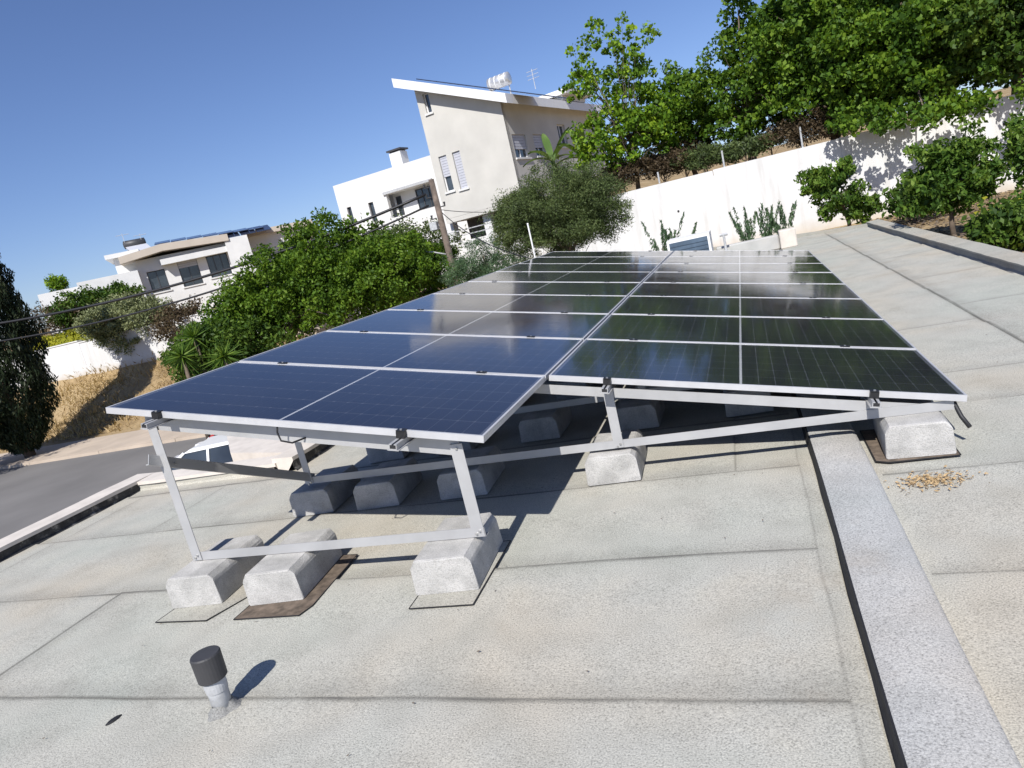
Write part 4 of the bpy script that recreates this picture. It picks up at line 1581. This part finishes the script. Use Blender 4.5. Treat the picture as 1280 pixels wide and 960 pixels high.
tree('maple_tree', b_, [ell(11.4, 24.6, 2.4, 11.5, 1.9, 3), ell(13.6, 24.4, 2.0, 7, 1.6, 1.6), ell(10, 24.2, 2.2, 9, 1.5, 1.2), ell(12.8, 22.5, 1.2, 2.8, 1.5, .16, .55), ell(9.3, 22.9, 1.7, 3.2, 1.5, .16, .5), ell(15.8, 22.8, 1.0, 2.6, 1.2, .12, .5)], 'leaf_maple',
     'broad leafy tree overhanging the white wall and shading it', 'tree', GW, nclump=330, per=115, rc=.36, size=.135, aspect=.75, shell=.35, trunk_r=.15, nlimb=14, fork=.35)
b_ = polar(17.3, 24.8, zt)
tree('maple_tree', b_, [ell(16.6, 24.6, 2.4, 10, 1.9, 3), ell(19.5, 24.8, 2.6, 9, 1.9, 2)], 'leaf_deep', 'darker leafy tree at the end of the row over the white wall', 'tree', GW,
     nclump=280, per=110, rc=.38, size=.135, aspect=.75, shell=.35, trunk_r=.15, nlimb=12, fork=.35)
b_ = polar(9.5, 28.5, zt + .1)
tree('maple_tree', b_, [ell(9.5, 28.5, 3, 13, 2.4, 3), ell(13.5, 28.5, 3, 11, 2.4, 2)], 'leaf_deep', 'dark wide tree filling the gaps behind the leafy row', 'tree', GW,
     nclump=260, per=60, rc=.55, size=.22, aspect=.75, shell=.3, trunk_r=.16, nlimb=10, fork=.35)
# dry brush and hedge along the wall top
for az, d, e0, e1, r, mt, nm in ((-5.2, 24.4, 2.3, 3.7, .9, 'leaf_dry', 'brown dry brush at the foot of the sparse light tree'), (-2.2, 24.3, 2.1, 3.4, 1.0, 'leaf_bush', 'low olive green scrub along the wall top under the slim tree'),
                                 (.8, 24.2, 2.0, 3.3, 1.0, 'leaf_bush', 'low olive green scrub along the wall top below the airy tree'), (4.6, 24.1, 2.0, 4.2, 1.2, 'leaf_dry', 'large brown dry brush on the wall beside the airy tree'),
                                 (7.4, 24.4, 2.0, 3.9, 1.1, 'leaf_dry', 'dark brown dry brush under the tall dense tree'), (-8.3, 24.4, 2.2, 3.9, 1.0, 'leaf_dry', 'dry twiggy brush behind the round grey green bush'),
                                 (-3.6, 26.2, 2.2, 4.0, 1.4, 'leaf_dry', 'brown thicket behind the scrub of the wall top'), (2.6, 26.0, 2.0, 4.4, 1.6, 'leaf_deep', 'dark thicket in the shade behind the airy tree')):
    b_ = polar(az, d, zt)
    tree('brush', b_, [ell(az, d, e0, e1, r, 1, .45)], mt, nm, 'bush', 'brush along the wall top', nclump=70, per=60, rc=.26, size=.10, aspect=.4, shell=.2, trunk_r=.03, nlimb=6, twigs=12, fork=.2)
# big round twiggy bush
d = 20.0
b_ = polar(-13.4, d, -.5)
tree('round_bush', b_, [ell(-13.6, d, -1.9, 4.9, 1.55, 4), ell(-16.6, d, -1.5, 3.6, .95, 1.6), ell(-10.9, d, -1.6, 3.4, .95, 1.4)], 'leaf_bush', 'large round grey green bush between the cream house and white wall',
     'bush', None, nclump=620, per=190, rc=.26, size=.065, aspect=.3, shell=.55, droop=.0, trunk_r=.08, nlimb=12, twigs=60, fork=.25)
# banana-like plants
for az, d, el, lab in ((-13.3, 28, 7.2, 'broad leaved banana plant showing above the round bush'), (-10.9, 28, 6.8, 'broad leaved banana plant half hidden by the sparse light tree')):
    g = ground_z(*polar(az, d).xy)
    b_ = polar(az, d, g)
    root = empty('banana_plant', b_)
    tag(root, lab, 'plant', 'banana plants')
    hs = zel(el - 1.9, d) - g
    MB().tube([(0, 0, -.2), (.03, 0, hs * .5), (0, 0, hs)], [.13, .11, .08], 8).build('stem', 'leaf_palm', root, smooth=True)
    for k in range(9):
        a = 2 * PI * k / 9 + random.uniform(-.2, .2)
        up = random.uniform(.35, 1.15)
        L = random.uniform(1.4, 1.9)
        m = MB()
        n = 7
        for i in range(n + 1):
            t = i / n
            r_ = L * t * (1 - .35 * up)
            z = hs - .1 + L * (up * t - (.75 - .35 * up) * t * t)
            w = .15 * math.sin(PI * min(1, t * .92 + .08)) ** .7
            dx, dy = math.cos(a), math.sin(a)
            m.v += [(dx * r_ - dy * w, dy * r_ + dx * w, z + .05), (dx * r_, dy * r_, z), (dx * r_ + dy * w, dy * r_ - dx * w, z + .05)]
        for i in range(n):
            q = i * 3
            m.f += [(q, q + 1, q + 4, q + 3), (q + 1, q + 2, q + 5, q + 4)]
        m.build('leaf', 'leaf_palm', root, smooth=True)

# trees left of the array, across the garden
GL = 'trees between the street and the houses'


def gtree(az, d, blobs, mat, label, **kw):
    b0 = polar(az, d)
    z = ground_z(b0.x, b0.y)
    return tree(kw.pop('name', 'garden_tree'), (b0.x, b0.y, z), blobs, mat, label, kw.pop('cat', 'tree'), GL, **kw)


gtree(-38, 28, [ell(-36, 28, -3.5, 3.7, 2.1, 3), ell(-32.6, 27.5, -2.5, 5.2, 1.9, 2.4), ell(-39.4, 28, -4, 1.9, 1.4, 1.6), ell(-41.6, 28, -4, .3, 1.2, 1.2), ell(-32, 27, -4, 2.0, 2.3, 1.5)], 'leaf_mid',
      'big rounded bright green tree beside the jutting blue panel', nclump=560, per=110, rc=.38, size=.125, aspect=.6, shell=.6, trunk_r=.16, nlimb=12)
gtree(-43.2, 27, [ell(-43.0, 27, -5, -1.2, 1.3, 2), ell(-40.5, 26.5, -5, -.5, 1.6, 1.5)], 'leaf_deep', 'dark green shrub at the foot of the big rounded tree',
      nclump=170, per=70, rc=.36, size=.15, aspect=.45, shell=.55, trunk_r=.08, nlimb=8, cat='bush', name='garden_shrub')
gtree(-27.8, 26.5, [ell(-27.5, 26.5, -3.5, 2.9, 1.9, 3), ell(-29.8, 26.5, -3, 1.6, 1.6, 1.4), ell(-25.2, 26.8, -3.5, 1.2, 1.4, 1.2)], 'leaf_mid', 'leafy green tree growing beside the wooden utility pole',
      nclump=360, per=90, rc=.33, size=.12, aspect=.55, shell=.5, trunk_r=.12, nlimb=10, twigs=20)
gtree(-26.2, 29.5, [ell(-26.0, 29.5, -1, 3.9, 1.7, 2), ell(-24, 29.5, -1, 2.6, 1.4, 1.2)], 'leaf_bush', 'thin olive green tree in front of the white villa loggia',
      nclump=150, per=40, rc=.36, size=.13, aspect=.45, shell=.3, trunk_r=.08, nlimb=10, twigs=40)
gtree(-20.2, 25, [ell(-20.2, 25, -3.6, 1.1, 1.3, 2), ell(-22.0, 25, -3.8, -.4, 1.0, 1), ell(-18.6, 24.5, -4, -.9, 1.1, 1)], 'leaf_blue', 'feathery blue green shrub right behind the utility pole',
      nclump=260, per=90, rc=.24, size=.09, aspect=.22, shell=.4, droop=-.4, trunk_r=.06, nlimb=8, twigs=20, cat='bush', name='garden_shrub')
gtree(-33.2, 34, [ell(-33.5, 34, -2, 4.2, 2.2, 2), ell(-29, 34, -2, 3.4, 2.2, 2)], 'leaf_deep', 'dark green trees massed behind the big rounded tree',
      nclump=280, per=60, rc=.55, size=.2, aspect=.6, shell=.5, trunk_r=.16, nlimb=10)
gtree(-47.2, 43, [ell(-47.0, 43, -1.4, 2.7, 2.3, 3), ell(-48.6, 43, -.2, 2.2, 1.2, 1), ell(-45.0, 42.5, -1.6, 1.5, 1.5, 1)], 'leaf_olive', 'grey green olive tree leaning over the white garden wall',
      nclump=380, per=75, rc=.36, size=.15, aspect=.35, shell=.5, trunk_r=.16, nlimb=12, twigs=20, name='olive_tree')
gtree(-49.6, 49, [ell(-49.6, 49, .8, 3.5, 1.7, 2), ell(-47.0, 49, 1.0, 3.4, 1.2, 1.6)], 'leaf_deep', 'dark evergreen trees in front of the far white house',
      nclump=240, per=60, rc=.45, size=.2, aspect=.5, shell=.5, trunk_r=.12, nlimb=10)
gtree(-51.0, 49, [ell(-51.2, 49, .7, 3.0, 1.9, 2), ell(-49.4, 49, .6, 2.4, 1.6, 1.2)], 'leaf_dry', 'brownish half bare shrub between the cypress and olive tree',
      nclump=150, per=35, rc=.4, size=.14, aspect=.4, shell=.3, trunk_r=.09, nlimb=14, twigs=50, cat='bush', name='bare_shrub')
gtree(-43.6, 40, [ell(-43.6, 40, -1.5, 1.4, 1.5, 2)], 'leaf_dry', 'reddish brown shrub next to the olive tree', nclump=90, per=50, rc=.36, size=.14, aspect=.5, shell=.4, trunk_r=.06, nlimb=8, cat='bush', name='bare_shrub')
gtree(-50.6, 64, [ell(-50.4, 64, 3.6, 4.7, .7, 1)], 'leaf_bright', 'small pale green treetop against the sky by the far house', nclump=40, per=45, rc=.4, size=.2, aspect=.5, shell=.3, trunk_r=.07, nlimb=6)
# yellow hedge on the garden wall
b0 = polar(-51.5, 46.6)
b_ = Vector((-34.8, 26.6, ground_z(-34.8, 26.6)))
root = empty('yellow_hedge', b_)
tag(root, 'clipped yellow green hedge along the white garden wall', 'hedge')
n = 9000
P = np.stack([RNG.uniform(-3.8, 3.3, n), RNG.uniform(-.5, .6, n), np.zeros(n)], 1)
P[:, 2] = RNG.uniform(.3, 1.62, n) + .10 * np.sin(P[:, 0] * 2.2)
quads('foliage', leaf_quads(P, .15, .6, 0), 'leaf_yellow', root)
MB().box((-3.7, -.4, -.2), (3.2, .5, 1.35)).build('inner_twigs', 'leaf_yellow', root)

# cypress
def cypress(loc, h, r, label):
    root = empty('cypress_tree', loc)
    tag(root, label, 'tree')
    n = 52000
    t = RNG.random(n) ** .8
    prof = np.interp(t, [0, .06, .2, .45, .75, .92, 1], [.25, .55, .92, 1.0, .70, .32, .03]) * r
    a = RNG.uniform(0, 2 * PI, n)
    lump = 1 + .16 * np.sin(a * 5 + t * 23) + .10 * np.sin(a * 9 - t * 41)
    rad = prof * lump * (.62 + .42 * RNG.random(n) ** .5)
    P = np.stack([np.cos(a) * rad, np.sin(a) * rad, .35 + t * (h - .35)], 1)
    quads('crown', leaf_quads(P, .24, .24, 0, np.array([0, 0, 1.6]), .6), 'leaf_cypress', root)
    MB().tube([(0, 0, -.3), (0, 0, h * .5), (0, 0, h * .95)], [.24, .15, .02], 8).build('trunk', 'bark', root, smooth=True)


cb = polar(-55.3, 37.5)
cypress((cb.x, cb.y, ground_z(cb.x, cb.y)), 12.0, 1.75, 'tall dark cypress standing alone at the edge of the street bank')
gtree(-58.5, 37, [ell(-58.3, 37, -5, .2, 1.9, 2), ell(-56.8, 38.5, -5.2, -2.2, 1.2, 1)], 'leaf_cypress', 'dark low shrub beside the foot of the cypress', nclump=140, per=70, rc=.4, size=.18, aspect=.4, shell=.5, trunk_r=.08, nlimb=8, cat='bush', name='garden_shrub')
gtree(-60.5, 36, [ell(-61, 36, -4, 3.2, 2.6, 2)], 'leaf_olive', 'pale shrub mass behind the cypress', nclump=140, per=60, rc=.5, size=.18, aspect=.4, shell=.5, trunk_r=.08, nlimb=8, cat='bush', name='garden_shrub')

# yucca rosettes under the big tree
for az, d, el, lab in ((-44.4, 25.5, -2.6, 'spiky yucca rosette at the edge of the big rounded tree'), (-41.6, 25, -3.4, 'spiky yucca rosette half hidden in the dark green shrub'), (-43.2, 26, -1.5, 'tall spiky yucca rosette beside the white garden wall')):
    p0 = polar(az, d)
    g = ground_z(p0.x, p0.y)
    root = empty('yucca_plant', (p0.x, p0.y, g))
    tag(root, lab, 'plant', 'yucca plants')
    hs = zel(el, d) - g
    MB().tube([(0, 0, -.2), (0, 0, hs)], [.09, .06], 7).build('stem', 'bark', root, smooth=True)
    n = 110
    dv = unit(RNG.normal(size=(n, 3)) + np.array([0, 0, .55]))
    sd = unit(np.cross(dv, RNG.normal(size=(n, 3)))) * .028
    base = np.array([0, 0, hs]) + dv * .05
    tip = np.array([0, 0, hs]) + dv * RNG.uniform(.5, .85, n)[:, None] - np.array([0, 0, .12])
    quads('leaves', np.stack([base - sd, base + sd, tip + sd * .1, tip - sd * .1], 1), 'leaf_shrub', root)

# shrubs in the garden bed in front of the retaining wall
GS = 'shrubs in front of the retaining wall'


def shrub(az, d, blobs, label, mat='leaf_shrub', **kw):
    b0 = polar(az, d)
    return tree(kw.pop('name', 'leafy_shrub'), (b0.x, b0.y, ground_z(b0.x, b0.y)), blobs, mat, label, 'bush', GS, **kw)


shrub(6.9, 21.0, [ell(6.6, 21, -4.0, -.2, .62, 2), ell(8.0, 21, -4.2, -1.7, .38, 1.0), ell(5.3, 21, -2.2, .3, .34, .6), ell(7.0, 21, -1.2, .5, .22, .3)], 'leafy green shrub alone against the bare white wall', nclump=78, per=75, rc=.18, size=.14, aspect=.42, droop=1.2, shell=.35, trunk_r=.05, nlimb=10, twigs=12)
shrub(13.3, 15.6, [ell(13.2, 15.6, -4.8, -.9, .72, 3), ell(14.9, 15.6, -4.2, -.4, .42, 1), ell(11.6, 15.6, -4.4, -1.9, .36, 1), ell(14.6, 15.6, -1.6, .7, .28, .4), ell(12.2, 15.6, -1.8, .2, .3, .4)],
      'broad leafy shrub with a pale bare stem beside the parapet', nclump=125, per=80, rc=.17, size=.115, aspect=.42, droop=1.2, shell=.4, trunk_r=.045, nlimb=12, twigs=12)
shrub(18.3, 14.0, [ell(18.5, 14, -5.4, .5, .55, 2), ell(17.6, 13.6, -7.6, -4.6, .5, 1.4)], 'leafy shrub with yellow flowers next to the parapet', nclump=150, per=70, rc=.17, size=.10, aspect=.42, droop=.9, shell=.4, trunk_r=.04, nlimb=10, twigs=10)
shrub(16.1, 12.6, [ell(16.1, 12.6, -8.0, -5.2, .42, 1)], 'low dark shrub at the base of the flowering one', 'leaf_deep', nclump=60, per=44, rc=.18, size=.11, aspect=.5, shell=.4, trunk_r=.03, nlimb=6)
shrub(11.0, 20.2, [ell(11.2, 20.2, -4.6, -2.6, .8, 1), ], 'low dark ground shrub under the broad leafy one', 'leaf_deep', nclump=50, per=40, rc=.22, size=.14, aspect=.5, shell=.4, trunk_r=.03, nlimb=6)
for az, d, e0, e1, lab in ((.05, 20.5, -4.2, -1.7, 'small upright juniper left of the forked one against the wall'), (1.3, 20.3, -4.4, -1.9, 'forked juniper behind the box end of the upstand'),
                           (2.6, 20.3, -4.4, -2.3, 'leaning juniper tip behind the roof edge'), (-6.3, 18.5, -3.3, -1.2, 'thin grey green conifer tip beside the blue hatch'), (-5.1, 18.5, -3.6, -2.1, 'short conifer tip just behind the blue hatch')):
    b0 = polar(az, d)
    g = ground_z(b0.x, b0.y)
    root = empty('juniper', (b0.x, b0.y, g))
    tag(root, lab, 'bush', GS)
    hh = zel(e1 + .3, d) - g
    MB().tube([(0, 0, -.1), (0, 0, hh * .5)], [.03, .012], 6).build('trunk', 'bark', root, smooth=True)
    PT, DR = [], []
    for q in range(9):
        lean = np.array([random.uniform(-.34, .44), random.uniform(-.25, .25), 1.0])
        L = hh * random.uniform(.55, 1.0) if q else hh
        n = 150
        t = RNG.random(n) ** .8
        rr = .075 * (1.15 - t) * (.5 + RNG.random(n))
        a = RNG.uniform(0, 2 * PI, n)
        PT.append(lean[None] * (t * L)[:, None] + np.stack([np.cos(a) * rr, np.sin(a) * rr, np.zeros(n)], 1))
    PT = np.concatenate(PT)
    quads('foliage', leaf_quads(PT, .11, .22, 0, np.array([.3, 0, 1.7]), .8), 'leaf_blue', root)
# yellow flowers
n = 60
c = polar(16.3, 13.5, zel(-5.6, 13.5))
P = np.array(c) + RNG.normal(size=(n, 3)) * np.array([.22, .15, .12])
o = quads('yellow_flowers', leaf_quads(P, .07, .9, 0), 'leaf_yellow', kind='stuff')
tag(o, 'yellow flowers on the shrub next to the parapet', 'flowers')
# bark mulch in the bed
n = 5000
P = np.stack([RNG.uniform(4.3, 9.5, n), RNG.uniform(7, 20, n), np.zeros(n)], 1)
P[:, 2] = np.array([ground_z(a, c) for a, c, _ in P]) + .03
V = leaf_quads(P, .12, .4, 0)
V[:, :, 2] = (V[:, :, 2] - P[:, None, 2]) * .4 + P[:, None, 2] + .02
o = quads('bark_mulch', V, 'mat_brown', kind='stuff')
tag(o, 'brown bark mulch and dead leaves in the garden bed', 'mulch')
